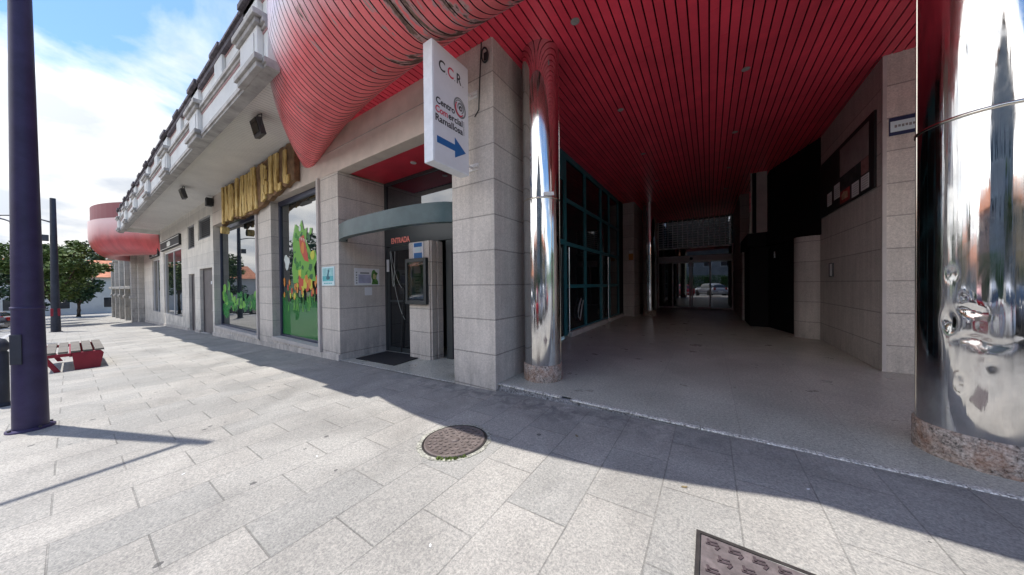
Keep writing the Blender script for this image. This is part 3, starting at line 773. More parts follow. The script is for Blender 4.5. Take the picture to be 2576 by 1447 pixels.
c = MB(); c.box((-3.98, EY - .025, .62), (-3.80, EY - .012, .76)); c.box((-3.98, EY - .025, .22), (-3.82, EY - .012, .50)); c.box((-3.96, EY - .025, -.08), (-3.82, EY - .012, .16)); c.build("sticker", make_render("lilac_sticker", (.30, .30, .36), .1), po)
# narrow stone pier standing in the recess
g = MB(); g.box((-5.50, 4.16, fz), (-4.84, EY + .05, 2.34)); g.box((-4.84, 4.19, fz), (-4.80, 4.32, 2.34)); g.box((-4.84, 4.34, fz), (-4.79, EY + .05, 2.34))
part(g, "recess_pier", M['stone'], bevel=.008)
# curved grey-green door canopy band
g = MB(); n_ = 40
xl, xr = -6.76, -3.31; cxx = (xl + xr) / 2; hw = (xr - xl) / 2
vs = []; fs = []
def bandy(t): return FY + .32 - .78 * math.sqrt(max(0, 1 - t * t)) ** 1.1
bulge = []
for i in range(n_ + 1):
    t = -1 + 2 * i / n_
    x = cxx + hw * t; y = FY + .05 - .33 * (max(0, 1 - abs(t) ** 3)) ** .7
    bulge.append((x, y))
for (x, y) in bulge: vs += [(x, y, 2.39), (x, y, 2.70)]
for i in range(n_): fs.append((2 * i, 2 * i + 2, 2 * i + 3, 2 * i + 1))
g.smooth = True; g.add(vs, fs)
g.smooth = False
inn = [(x * .985 + cxx * .015, min(y + .13, EY - .04)) for x, y in bulge]
vs = []; fs = []
for (x, y), (x2, y2) in zip(bulge, inn): vs += [(x, y, 2.39), (x2, y2, 2.39), (x2, y2, 2.70), (x, y, 2.70)]
for i in range(n_):
    a = 4 * i; fs += [(a, a + 1, a + 5, a + 4), (a + 1, a + 2, a + 6, a + 5), (a + 2, a + 3, a + 7, a + 6)]
g.add(vs, fs)
cb = part(g, "door_canopy_band", M['greenband'])
g = MB(); put_text(g, "ENTRADA", (-6.46, EY - .045, 2.42), (1, 0, 0), (0, 0, 1), .2, .012, fitw=.70, fith=.135, off=.02); g.build("lettering", M['entr_red'], eo)

# ---- left side of the passage: teal glazing with doors
X = -3.15
g = MB()
for y in (7.22, 8.72, 10.3, 11.3, 12.65): g.box((X - .04, y - .065, 0.05), (X + .04, y + .065, 4.84))
for z in (.12, 1.34, 2.47, 3.62): g.box((X - .035, 7.285, z - .05), (X + .035, 12.6, z + .05))
g.box((X - .039, 7.285, 4.70), (X + .039, 12.6, 4.84)); g.box((X - .038, 5.4, .05), (X + .038, 5.52, 4.84)); g.box((X - .037, 5.52, 2.42), (X + .037, 7.15, 2.55)); g.box((X - .034, 5.52, 4.1), (X + .034, 7.15, 4.84))
to = part(g, "teal_glazing", M['teal'], bevel=.004)
p = MB(); p.quad((X, 4.25, 0.05), (X, 12.7, 0.05), (X, 12.7, 4.84), (X, 4.25, 4.84)); p.build("glass", M['glass_teal'], to)
for y in (7.27, 10.86):
    h = MB(); h.cyl((X + .10, y, .12), (X + .10, y, 2.36), .02, n=10); h.cyl((X + .04, y, .3), (X + .10, y, .3), .012, n=8); h.cyl((X + .04, y, 2.2), (X + .10, y, 2.2), .012, n=8); h.build("pull_handle", M['chrome'], to)
g = MB(); g.tube([(X + .045, 8.28, .98), (X + .05, 8.12, .80), (X + .05, 8.02, .62), (X + .05, 8.04, .46), (X + .05, 8.16, .36), (X + .05, 8.22, .52), (X + .05, 8.30, .72), (X + .05, 8.42, .92)], .02, 6); g.build("door_sticker", make_render("grey_sticker", (.30, .31, .32), .1), to)
g = MB(); g.box((-3.24, 7.36, 0), (-3.02, 10.74, .13)); g.box((-3.24, 11.0, 0), (-3.02, 13.2, .13)); part(g, "glazing_kerb", M['trim'], bevel=.008)
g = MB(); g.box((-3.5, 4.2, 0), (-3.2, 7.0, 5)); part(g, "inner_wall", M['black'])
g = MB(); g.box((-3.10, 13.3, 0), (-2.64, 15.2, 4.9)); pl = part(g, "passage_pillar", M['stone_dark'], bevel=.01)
g = MB(); g.box((-2.86, 13.285, 2.40), (-2.68, 13.298, 2.66)); g.build("orange_notice", mat("orange_notice", (.45, .20, .03), .6), pl)
g = MB(); g.box((-2.84, 13.285, 2.68), (-2.70, 13.298, 2.80)); g.build("white_notice", M['paper'], pl)
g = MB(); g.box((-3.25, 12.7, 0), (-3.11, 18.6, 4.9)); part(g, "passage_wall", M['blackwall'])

# ---- right side of the passage
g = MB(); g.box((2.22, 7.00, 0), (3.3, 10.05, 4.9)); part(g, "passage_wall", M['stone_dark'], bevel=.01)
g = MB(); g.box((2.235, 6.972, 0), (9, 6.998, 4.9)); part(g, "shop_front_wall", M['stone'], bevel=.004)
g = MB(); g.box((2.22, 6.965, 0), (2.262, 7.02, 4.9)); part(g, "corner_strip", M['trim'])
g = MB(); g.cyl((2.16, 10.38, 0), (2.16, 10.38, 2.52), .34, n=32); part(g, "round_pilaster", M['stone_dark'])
g = MB(); g.prism([(1.95, 10.45), (1.54, 12.05), (1.08, 12.10), (1.08, 14.6), (3.2, 14.6), (3.2, 10.06), (2.25, 10.06)], 0, 2.50)
g.prism([(2.215, 9.93), (1.46, 12.0), (1.02, 12.04), (1.02, 14.6), (3.2, 14.6), (3.2, 10.07), (2.3, 10.07)], 2.52, 2.95)
g.prism([(2.218, 9.98), (1.56, 12.06), (1.56, 14.6), (3.2, 14.6), (3.2, 10.08), (2.3, 10.08)], 2.951, 4.9)
ks = part(g, "black_kiosk_front", M['blackwall'])
g = MB()                                              # closed shutter laths
for k in range(26):
    z = .06 + k * .09
    g.prism([(1.93, 10.44), (1.53, 12.02), (1.515, 12.01), (1.915, 10.43)], z, z + .075)
g.build("shutter", M['blackwall'], ks)
g = MB(); g.box((1.24, 12.03, 2.96), (1.50, 12.08, 4.84)); g.build("light_panel", M['trim'], ks)
g = MB(); g.box((1.10, 12.03, 2.96), (1.135, 12.10, 4.84)); g.build("light_strip", M['trim'], ks)
g = MB(); g.box((1.136, 12.04, 2.96), (1.239, 12.09, 4.84)); g.build("dark_recess", M['blackwall'], ks)
g = MB(); g.box((1.60, 11.6, 2.12), (1.63, 11.75, 2.3)); g.build("small_notice", M['paper'], ks)
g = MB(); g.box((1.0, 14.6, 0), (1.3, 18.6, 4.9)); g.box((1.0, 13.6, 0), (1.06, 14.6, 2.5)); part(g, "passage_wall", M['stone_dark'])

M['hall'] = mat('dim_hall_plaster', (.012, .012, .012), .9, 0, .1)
# ---- automatic doors and rolling grille at the end
DY = 18.5
g = MB()
g.box((-2.42, DY, 2.55), (1.0, DY + .18, 2.86)); g.box((-2.42, DY, 3.26), (1.0, DY + .1, 3.34))
for x in (-2.42, .94): g.box((x, DY, 0), (x + .06, DY + .1, 3.26))
ad = part(g, "automatic_door", M['alu'], bevel=.004)
for x0, x1, dy in ((-2.36, -1.72, .08), (-1.72, -.82, .03), (-.80, .08, .03), (.10, .94, .08)):
    f = MB(); z0, z1 = .03, 2.53
    f.box((x0, DY + dy, z0), (x0 + .075, DY + dy + .04, z1)); f.box((x1 - .075, DY + dy, z0), (x1, DY + dy + .04, z1)); f.box((x0 + .075, DY + dy, z0), (x1 - .075, DY + dy + .04, z0 + .09)); f.box((x0 + .075, DY + dy, z1 - .06), (x1 - .075, DY + dy + .04, z1))
    f.build("door_leaf", M['alu'], ad)
p = MB(); p.quad((-2.36, DY + .05, .1), (.94, DY + .05, .1), (.94, DY + .05, 2.5), (-2.36, DY + .05, 2.5)); p.build("glass", M['glass_door'], ad)
p = MB(); p.quad((-2.36, DY + .05, 2.87), (.94, DY + .05, 2.87), (.94, DY + .05, 3.25), (-2.36, DY + .05, 3.25)); p.build("transom_glass", M['glass_dark'], ad)
p = MB(); p.cyl((-.80, DY - .05, 2.70), (-.80, DY + .0, 2.70), .06, .075, n=16); p.build("sensor", M['black'], ad)
g = MB()
for k in range(11):
    z = 3.42 + k * .128; g.box((-2.40, DY + .04, z), (.96, DY + .065, z + .022))
for k in range(15):
    x = -2.38 + k * .236; g.box((x - .016, DY + .03, 3.35), (x + .016, DY + .039, 4.82))
part(g, "rolling_grille", M['alu'])
for a, b in ((-3.15, -2.43), (1.0, 3.2)):
    g = MB(); g.box((a, DY + .11, 0), (b, DY + .3, 4.9)); part(g, "end_wall", M['stone_dark'])
q = MB(); q.box((-2.43, DY + .5, .0), (1.0, 22.4, 1.2)); part(q, 'hall_bounce_floor', M['terrazzo'])  # raised pale block, added to bounce daylight up through the grille
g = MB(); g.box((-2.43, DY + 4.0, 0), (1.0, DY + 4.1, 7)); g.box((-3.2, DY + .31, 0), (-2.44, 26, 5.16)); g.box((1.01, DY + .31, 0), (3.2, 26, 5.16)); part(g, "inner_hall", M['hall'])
g = MB()
for y in (18.36,): g.box((-2.4, y, CZ - .01), (1.0, y + .02, CZ)); 
part(g, "ceiling_trim", M['plenum'])

# ---- far end of the block: older stone bays beyond the second red nose
g = MB(); g.box((-37, FY + .3, -2.4), (-29.9, FY + .5, 4.85))
g.box((-62, 3.0, -2.6), (-37.05, 3.4, 5.2)); part(g, "old_stone_wall", M['stone_far'])
g = MB()
for k in range(5):
    x = -38.2 - k * 4.9; g.box((x - .3, 2.72, -2.6), (x + .3, 2.998, 4.2)); g.box((x - .42, 2.6, 4.2), (x + .42, 2.998, 4.4)); g.box((x - .4, 2.64, .55), (x + .4, 2.998, .8))
g.box((-62, 2.72, 1.35), (-38.6, 2.998, 1.6)); g.box((-62, 2.55, 4.9), (-41.3, 2.998, 5.15))
part(g, "stone_pilaster_row", M['stone_far'], bevel=.02)
for k in range(4):
    x = -40.6 - k * 4.9
    for a, b in ((-1.8, 1.2), (1.9, 3.8)):
        g = MB(); g.box((x - .75, 2.97, a), (x + .75, 2.999, b)); part(g, "dark_opening", M['glass_dark'])

# ================================================================== MIRROR STEEL COLUMNS
def column(x, y, r, rb, label, dents=(), nseg=96, ring=2.63, hb=.24, top=4.84, seam=1.35):
    c = empty("steel_column", (x, y, 0), label=label, cat="column")
    b = MB(); b.lathe([(rb, 0), (rb, hb - .01), (rb - .012, hb)], n=64); b.build("stone_base", M['base_granite'], c)
    nz = 120
    def shaft(z0, z1, name):
        s_ = MB(); s_.smooth = True; vs = []; fs = []; nzz = int((z1 - z0) / .025)
        na = 160
        for j in range(nzz + 1):
            z = z0 + (z1 - z0) * j / nzz
            for k in range(na):
                t = 2 * math.pi * k / na; rr = r
                for (dt, dz, wt, wz, dep) in dents:
                    a = (t - dt + math.pi) % (2 * math.pi) - math.pi
                    q = (a / wt) ** 2 + ((z - dz) / wz) ** 2
                    if dep < 0 or wz > .04:
                        if q < 9: rr -= dep * math.exp(-q)
                    elif abs(z - dz) < .3: rr -= dep * math.exp(-(a / wt) ** 2) * math.exp(-abs(z - dz + .02 * math.sin(a * 9)) / wz)
                vs.append((rr * math.cos(t), rr * math.sin(t), z))
        for j in range(nzz):
            for k in range(na): fs.append((j * na + k, j * na + (k + 1) % na, (j + 1) * na + (k + 1) % na, (j + 1) * na + k))
        s_.add(vs, fs); return s_.build(name, M['steel'], c)
    shaft(hb, ring - .012, "lower_shaft"); shaft(ring + .012, top + .05, "upper_shaft")
    q = MB(); q.lathe([(r + .001, ring - .014), (r + .007, ring - .008), (r + .007, ring + .008), (r + .001, ring + .014)], n=96, close=False); q.build("joint_ring", M['steel_ring'], c)
    # vertical seam of the rolled sheet
    a = math.atan2(-y, -x) + seam
    q = MB(); q.obox((r * math.cos(a), r * math.sin(a), (hb + top) / 2), (.006, .012, top - hb), rz=a); q.build("sheet_seam", M['steel_ring'], c)
    return c
C1 = column(-2.09, 3.95, .272, .287, "mirror steel column beside the granite corner pillar under the canopy")
q = MB(); a = math.atan2(-3.95, 2.09) + .38
q.obox((.285 * math.cos(a), .285 * math.sin(a), 2.675), (.012, .15, .05), mat3=(Matrix.Rotation(a, 3, 'Z') @ Matrix.Rotation(.12, 3, 'X'))); q.build("small_plate", M['alu'], C1)
aR = math.atan2(-3.97, -1.78)
column(1.78, 3.97, .315, .331, "big dented mirror steel column at the right edge of the photo",
       dents=[(aR - .10, 1.17, .20, .022, .013), (aR + .02, .95, .34, .018, .014), (aR - .44, 1.08, .09, .07, .014), (aR - .42, 1.45, .08, .045, .006), (aR + .05, .86, .20, .045, -.005), (aR - .25, 1.27, .05, .02, .006), (aR - .02, 1.06, .05, .03, .006), (aR + .20, 1.10, .04, .10, .004), (aR + .12, .80, .06, .05, .004), (aR - .3, .62, .08, .06, .003)], seam=-1.30)
column(-2.15, 13.95, .25, .265, "slim mirror steel column deep inside the dark passage")

# ================================================================== HANGING SIGN
SX = -2.8
sg = empty("hanging_sign", (SX, 3.3, 2.93), label="white projecting box sign reading C.C.R. with blue arrow on the corner pillar", cat="sign")
def lc(y, z): return (y - 3.3, z - 2.93)
b = MB(); b.box((-.165, 2.49 - 3.3, 0), (0, 3.14 - 3.3, 1.49)); b.build("sign_box", M['sign_edge'], sg, bevel=.008)
b = MB(); b.box((.0002, 2.51 - 3.3, .02), (.004, 3.12 - 3.3, 1.47)); b.build("sign_face", M['sign_white'], sg)
rt, upv = (0, 1, 0), (0, 0, 1)
def st(txt, y, z, w, h, m, name="lettering", off=.0):
    q = MB(); put_text(q, txt, (.0045, y - 3.3, z - 2.93), rt, upv, 1, .002, fitw=w, fith=h, off=off); q.build(name, m, sg)
st("C", 2.595, 4.10, .105, .135, M['ink'], off=.012); st("C", 2.745, 4.10, .105, .135, M['ink_red'], off=.012); st("R", 2.91, 4.10, .085, .135, M['ink'], off=.012)
q = MB()
for y in (2.715, 2.865, 3.02): q = MB(); q.box((.0045, y - 3.3, 4.10 - 2.93), (.0065, y - 3.3 + .012, 4.112 - 2.93)); q.build("lettering_dot", M['ink_grey'], sg)
st("Centro", 2.54, 3.66, .325, .085, M['ink'], off=.02)
st("Com", 2.53, 3.55, .205, .085, M['ink_red'], off=.02); st("ercial", 2.75, 3.55, .26, .087, M['ink'], off=.02)
st("Ramallosa", 2.53, 3.44, .485, .087, M['ink'], off=.02)
q = MB()
for k in range(9): q.box((.0045, 3.03 - 3.3, 3.45 + .021 * k - 2.93), (.0062, 3.042 - 3.3, 3.464 + .021 * k - 2.93))
q.build("small_print", M['ink_grey'], sg)
def ring(cy, cz, ry, rz_, w, t0, t1, rot, m, h=.0045):
    q = MB(); n_ = 36; vs = []
    for i in range(n_ + 1):
        t = t0 + (t1 - t0) * i / n_; taper = .35 + .65 * math.sin(math.pi * i / n_)
        for k in (-1, 1):
            a = (ry + k * w * taper * .5) * math.cos(t); b_ = (rz_ + k * w * taper * .5) * math.sin(t)
            for hh in (h, h + .0015):
                vs.append((hh, cy - 3.3 + a * math.cos(rot) - b_ * math.sin(rot), cz - 2.93 + a * math.sin(rot) + b_ * math.cos(rot)))
    fs = []
    for i in range(n_):
        a = 4 * i; fs += [(a + 1, a + 5, a + 7, a + 3), (a, a + 1, a + 5, a + 4), (a + 2, a + 3, a + 7, a + 6)]
    q.add(vs, fs); q.build("emblem_ring", m, sg)
EM = (2.965, 3.79)
for dy, dz, ry, rz_, w, t0, t1, rot, mm, hh in ((0, 0, .105, .125, .022, 0, 6.28, .3, 'ink_grey', .0045), (.005, -.005, .088, .105, .018, -2.2, 2.4, .5, 'ink_grey', .0052), (-.012, -.02, .072, .090, .024, 2.0, 5.6, .2, 'ink_red', .0066), (.01, 0, .052, .062, .024, -1.5, 3.4, .2, 'ink_grey', .0059), (.01, -.005, .022, .026, .022, 0, 6.28, 0, 'ink', .0072)):
    ring(EM[0] + dy, EM[1] + dz, ry, rz_, w, t0, t1, rot, M[mm], hh)
q = MB(); ar = [(2.55, 3.26), (2.86, 3.26), (2.86, 3.355), (3.07, 3.215), (2.86, 3.09), (2.86, 3.175), (2.55, 3.175)]
q.prism([(y - 3.3, z - 2.93) for y, z in ar], .0045, .0065, 'X'); q.build("blue_arrow", M['ink_blue'], sg)
for z in (1.22, .18):
    q = MB(); q.cyl((-.08, -.16, z), (-.08, -.001, z), .018, n=10); q.cyl((-.03, -.03, z), (.05, -.03, z), .018, n=8); q.box((-.13, -.012, z - .05), (.04, -.001, z + .05)); q.build("bracket", M['alu'], sg)
q = MB(); q.tube([(SX + .13, FY - .02, 4.83), (SX + .10, FY - .02, 4.4), (SX + .07, FY - .02, 3.9), (SX + .02, FY - .05, 3.8)], .008, 6)
tag(q.build("power_cable", M['black']), "thin black cable running down the pillar behind the white sign", "cable")
# ring-shaped fitting near the pillar top
q = MB(); q.add(*[[], []]) if False else None
vs = []; n_ = 24
pts = [(-2.60 + .055 * math.cos(t * 2 * math.pi / n_), FY - .02 - .03 * (1 + math.sin(t * 2 * math.pi / n_)) * .5, 4.61 + .09 * math.sin(t * 2 * math.pi / n_)) for t in range(n_ + 1)]
q.tube(pts, .012, 6); q.box((-2.63, FY - .02, 4.56), (-2.57, FY, 4.66))
tag(q.build("wall_hook", M['black']), "small black oval ring fitting high on the granite corner pillar", "fitting")

# ================================================================== WALL SIGNS, NOTICES, BOXES
def panel(name, label, cat, loc, boxes, group=None):
    e = empty(name, loc, label=label, cat=cat, group=group)
    for nm, a, b_, m in boxes: q = MB(); q.box(a, b_); q.build(nm, m, e)
    return e
M['cyan'] = make_render("cyan_print", (.14, .48, .50), .15, 5); M['cyan_l'] = mat("pale_cyan_print", (.60, .74, .76), .5); M['teal_d'] = mat("dark_teal_print", (.02, .12, .16), .5)
pn = panel("square_notice", "square turquoise notice with a small dark figure on the granite pier", "notice", (-7.25, FY - .001, 1.42),
      [("board", (-.29, -.012, 0), (.29, 0, .43), M['cyan_l']), ("printed_sea", (-.25, -.015, .10), (.25, -.0122, .22), M['cyan']), ("printed_sky", (-.25, -.015, .222), (.25, -.0122, .40), make_render("mint_print", (.35, .62, .62), .15, 6))])
q = MB(); q.prism([(-.03, .13), (.08, .14), (.10, .19), (.04, .22), (.05, .28), (.08, .33), (.05, .37), (.01, .36), (0, .30), (-.04, .22), (-.08, .17)], -.018, -.0152, 'Y'); q.build("printed_figure", M['teal_d'], pn)
q = MB()
for k in range(5): q.box((-.2 + k * .08, -.0145, .04), (-.14 + k * .08, -.0122, .065))
q.build("printed_text", M['cyan'], pn)
M['lilac'] = make_render("lilac_grey_print", (.42, .43, .55), .1, 8); M['leafgreen'] = make_render("green_print", (.10, .24, .06), .3, 14); M['yellowp'] = mat("yellow_print", (.50, .46, .20), .6)
XS = -6.781
pn = panel("placard", "wide white placard with green character figure on the recess side wall", "placard", (XS, 3.95, 1.42), [("board", (0, -.31, 0), (.012, .30, .40), M['paper'])])
q = MB(); q.box((.0122, -.22, .05), (.0135, .08, .25)); q.build("printed_block", M['lilac'], pn)
q = MB(); q.box((.0122, -.18, .27), (.0135, .04, .305)); q.build("printed_heading", M['ink_grey'], pn)
q = MB(); q.prism([(.10, .02), (.27, .02), (.26, .10), (.22, .16), (.23, .24), (.26, .29), (.20, .33), (.17, .38), (.12, .35), (.10, .28), (.09, .2), (.12, .12)], .0122, .014, 'X'); q.build("printed_plant", M['leafgreen'], pn)
q = MB(); q.prism([(.13, .16), (.20, .14), (.21, .22), (.18, .28), (.14, .27)], .0142, .015, 'X'); q.build("printed_blot", M['yellowp'], pn)
q = MB()
for k in range(5): q = MB(); q.box((.0122, -.28, .04 + .06 * k), (.0135, -.25, .07 + .06 * k)); q.build("printed_mark", M['ink_grey'], pn)
q = MB(); q.box((XS, 3.88, 1.18), (XS + .008, 4.06, 1.37)); tag(q.build("paper_sheet", M['paper']), "small blank white sheet taped below the wide placard", "sheet")
# menu display case on the recess pier
mc = empty("display_case", (-5.19, 4.14, 1.0), label="black glazed display case with green poster on the stone pier", cat="display case")
q = MB()
q.box((-.34, -.06, 0), (-.27, .01, .98)); q.box((.25, -.06, 0), (.33, .01, .98)); q.box((-.27, -.06, .90), (.25, .01, .98)); q.box((-.27, -.06, 0), (.25, .01, .08)); q.box((-.27, -.01, .08), (.25, .01, .90))
q.build("case", M['frame_door'], mc, bevel=.004)
q = MB(); q.box((-.16, -.016, .11), (.20, -.012, .84)); q.build("poster", make_render("mint_poster", (.30, .55, .42), .25, 9), mc)
q = MB(); q.box((-.09, -.022, .66), (.12, -.0165, .82)); q.build("white_card", M['paper'], mc)
q = MB()
for k, (w, z) in enumerate(((.22, .58), (.14, .50), (.18, .44), (.12, .36), (.20, .24), (.10, .30))): q.box((.02 - w / 2, -.019, z), (.02 + w / 2, -.0165, z + .022))
q.build("poster_print", make_render("green_ink", (.03, .22, .13), .2, 9), mc)
q = MB(); q.box((-.27, -.045, .08), (.25, -.042, .90)); gp = q.build("glass_pane", None or mat("clear_pane", (1, 1, 1), .02), mc); gp.data.materials[0].node_tree.nodes["Principled BSDF"].inputs["Transmission Weight"].default_value = 1
bn = empty("blue_notice", (-5.17, 4.155, 1.98), label="blue and white paper notice above the black display case", cat="notice")
q = MB(); q.box((-.17, -.012, 0), (.17, 0, .34)); q.build("backing", M['paper'], bn)
q = MB(); q.box((-.13, -.015, .005), (.13, -.0122, .12)); q.box((-.13, -.015, .245), (.13, -.0122, .33)); q.build("blue_print", M['ink_blue'], bn)
q = MB(); q.box((-.09, -.016, .14), (.09, -.0122, .235)); q.build("pale_print", M['cyan_l'], bn)
# doormat
q = MB(); q.add([(-6.55, 3.52, zg(-6.55) + .014), (-5.15, 3.52, zg(-5.15) + .014), (-5.25, 4.32, zg(-5.2) + .014), (-6.6, 4.32, zg(-6.6) + .014), (-6.55, 3.52, zg(-6.55) + .03), (-5.15, 3.52, zg(-5.15) + .03), (-5.25, 4.32, zg(-5.2) + .03), (-6.6, 4.32, zg(-6.6) + .03)], [(0, 3, 2, 1), (4, 5, 6, 7), (0, 1, 5, 4), (1, 2, 6, 5), (2, 3, 7, 6), (3, 0, 4, 7)])
tag(q.build("doormat", M['mat']), "black rubber doormat on the floor in front of the entrance door", "doormat")
# street-number plate on the right corner
pn = panel("street_plate", "small white plate with dark blue borders on the right corner wall", "plate", (2.285, 6.97, 3.60), [("plate", (0, -.012, 0), (.30, 0, .27), make_render("navy_plate", (.03, .04, .10), .1)), ("white_field", (.01, -.0145, .05), (.29, -.0122, .21), M['cyan_l'])])
q = MB()
for k in range(6): q.box((.05 + k * .035, -.0155, .11 + .006 * (k % 2)), (.075 + k * .035, -.0146, .15))
q.build("plate_text", M['ink_grey'], pn)
# poster board on the passage wall
pb = empty("poster_board", (2.219, 7.15, 2.9), label="large dark framed poster board on the right passage wall", cat="notice board")
def XB(y0, y1, z0, z1, t0, t1, nm, m):
    q = MB(); q.box((-t1, y0 - 7.15, z0 - 2.9), (-t0, y1 - 7.15, z1 - 2.9)); return q.build(nm, m, pb)
XB(7.15, 9.90, 2.90, 4.12, 0, .03, "board", M['black'])
dk = make_render("dim_poster", (.30, .27, .26), .15, 3)
XB(7.34, 8.62, 3.48, 4.03, .031, .034, "poster", dk)
XB(7.34, 7.62, 3.22, 3.47, .031, .034, "poster", make_render("rose_poster", (.36, .19, .18), .3, 3))
XB(7.64, 8.62, 3.22, 3.47, .031, .0335, "poster", make_render("black_poster", (.05, .05, .05), .3, 5))
for y0, y1, z0, z1 in ((7.32, 7.62, 2.95, 3.19), (7.72, 8.02, 2.93, 3.18), (8.62, 8.95, 3.10, 3.40), (9.10, 9.38, 3.05, 3.33)):
    XB(y0, y1, z0, z1, .031, .034, "sheet", M['paper'])
    q = MB()
    for k in range(5): q.box((-.0355, y0 + .03 - 7.15, z0 + .04 + .04 * k - 2.9), (-.0342, y1 - .05 - 7.15, z0 + .048 + .04 * k - 2.9))
    q.build("sheet_text", M['ink_grey'], pb)
XB(8.12, 8.60, 2.94, 3.18, .031, .034, "red_leaflet", make_render("red_leaflet", (.42, .08, .07), .3, 5))
q = MB(); q.prism([(8.2, 3.0), (8.5, 3.0), (8.52, 3.1), (8.4, 3.15), (8.22, 3.12)], 2.219 - .037, 2.219 - .0342, 'X')
q.v = [(x - 2.219, y - 7.15, z - 2.9) for x, y, z in q.v]; q.build("leaflet_blot", make_render("cream_blot", (.5, .33, .22), .2, 6), pb)
sw = empty("wall_switch", (2.219, 9.19, 1.5), label="narrow white switch box with dark edge on the right passage wall", cat="switch box")
q = MB(); q.box((-.03, -.11, 0), (0, .11, .30)); q.build("box", M['darkgrey'], sw, bevel=.004)
q = MB(); q.box((-.034, -.09, .02), (-.0302, .02, .28)); q.build("cover", M['paper'], sw)

# carved wood lettering sign on the facade
ws = empty("wooden_sign", (-11.6, 3.12, 3.6), label="long rough ochre wooden letter sign reading INDIANA BILL above the windows", cat="sign")
q = MB(); rr = random.Random(4)
top = []; bot = []
xa, xb_ = -14.95, -8.62
n_ = 44
for i in range(n_ + 1):
    t = i / n_; x = xa + (xb_ - xa) * t
    zt = 5.02 - .05 * math.sin(t * 5) + rr.uniform(-.025, .03)
    zb = 3.66 + .40 * (max(0, t - .5) / .5) ** .9 + (.10 * max(0, math.sin(t * 9.5)) if t < .5 else .0) + rr.uniform(-.05, .05)
    top.append((x + 11.6, zt - 3.6)); bot.append((x + 11.6, zb + .03 - 3.6))
q.prism(bot + top[::-1], .04, .17, 'Y'); q.build("backboard", M['wood_back'], ws, bevel=.02)
word = "INDIANA BILL"
cellw = (xb_ - xa - .25) / 12
q = MB()
def stick(q, x0, z0, x1, z1, w):
    n_ = 5; pl = []; pr = []
    dx, dz = x1 - x0, z1 - z0; ln = math.hypot(dx, dz); nx, nz = -dz / ln, dx / ln
    for i in range(n_ + 1):
        t = i / n_; a = w * rr.uniform(.40, .60); b_ = w * rr.uniform(.40, .60)
        pl.append((x0 + dx * t + nx * a, z0 + dz * t + nz * a)); pr.append((x0 + dx * t - nx * b_, z0 + dz * t - nz * b_))
    dpt = rr.uniform(.04, .07)
    q.prism(pl + pr[::-1], .04 - dpt, .039, 'Y')
LET = {'I': [(.5, 0, .5, 1)], 'N': [(.18, 0, .18, 1), (.82, 0, .82, 1), (.2, .95, .8, .05)], 'D': [(.2, 0, .2, 1), (.2, .95, .75, .72), (.78, .78, .78, .25), (.75, .28, .2, .05)],
       'A': [(.15, 0, .46, 1), (.85, 0, .54, 1), (.3, .38, .7, .38)], 'B': [(.2, 0, .2, 1), (.2, .93, .72, .8), (.7, .8, .66, .55), (.2, .52, .7, .52), (.76, .5, .74, .15), (.2, .06, .74, .12)], 'L': [(.25, 0, .25, 1), (.2, .07, .85, .07)]}
for i, ch in enumerate(word):
    if ch == ' ': continue
    ii = i - (.0 if i < 7 else .35)
    w0 = xa + .14 + cellw * ii * 1.03 + 11.6; 
    t = (i + .5) / 12
    zb = 3.70 + .38 * (max(0, t - .5) / .5) ** .9 + .05 * (i % 2) - 3.6; zt = 5.0 - .03 * (i % 3) - 3.6
    kx = cellw * .96
    for (a, b_, c_, d_) in LET[ch]:
        stick(q, w0 + a * kx, zb + b_ * (zt - zb), w0 + c_ * kx, zb + d_ * (zt - zb), .195)
q.build("lettering", M['wood'], ws, bevel=.012)
q = MB(); q.cyl((-3.05, -.05, .08 - .2), (-3.05, .16, .08 - .2), .13, n=12); q.build("log_end", M['wood'], ws)
# black shop signs over the far windows
for (x0, x1, z0, z1, lab) in ((-28.6, -23.0, 3.68, 4.25, "wide black shop sign with pale lettering over the far shop window"), (-33.2, -29.7, 3.5, 4.0, "smaller black shop sign beside the far end of the block")):
    e = empty("shop_sign", ((x0 + x1) / 2, FY - .1, z0), label=lab, cat="sign"); hw = (x1 - x0) / 2; h = z1 - z0
    q = MB(); q.box((-hw, 0, 0), (hw, .095, h)); q.build("board", M['black'], e)
    q = MB(); q.box((-hw, -.012, h - .10), (hw, -.002, h - .06)); q.box((-hw, -.012, .04), (hw, -.002, .07)); q.build("trim_line", M['white_paint'], e)
    q = MB(); q.prism([(-.5, h * .25), (0, h * .18), (.5, h * .3), (.55, h * .6), (.1, h * .72), (-.5, h * .62)], -.012, -.002, 'Y'); q.build("emblem", M['white_paint'], e)
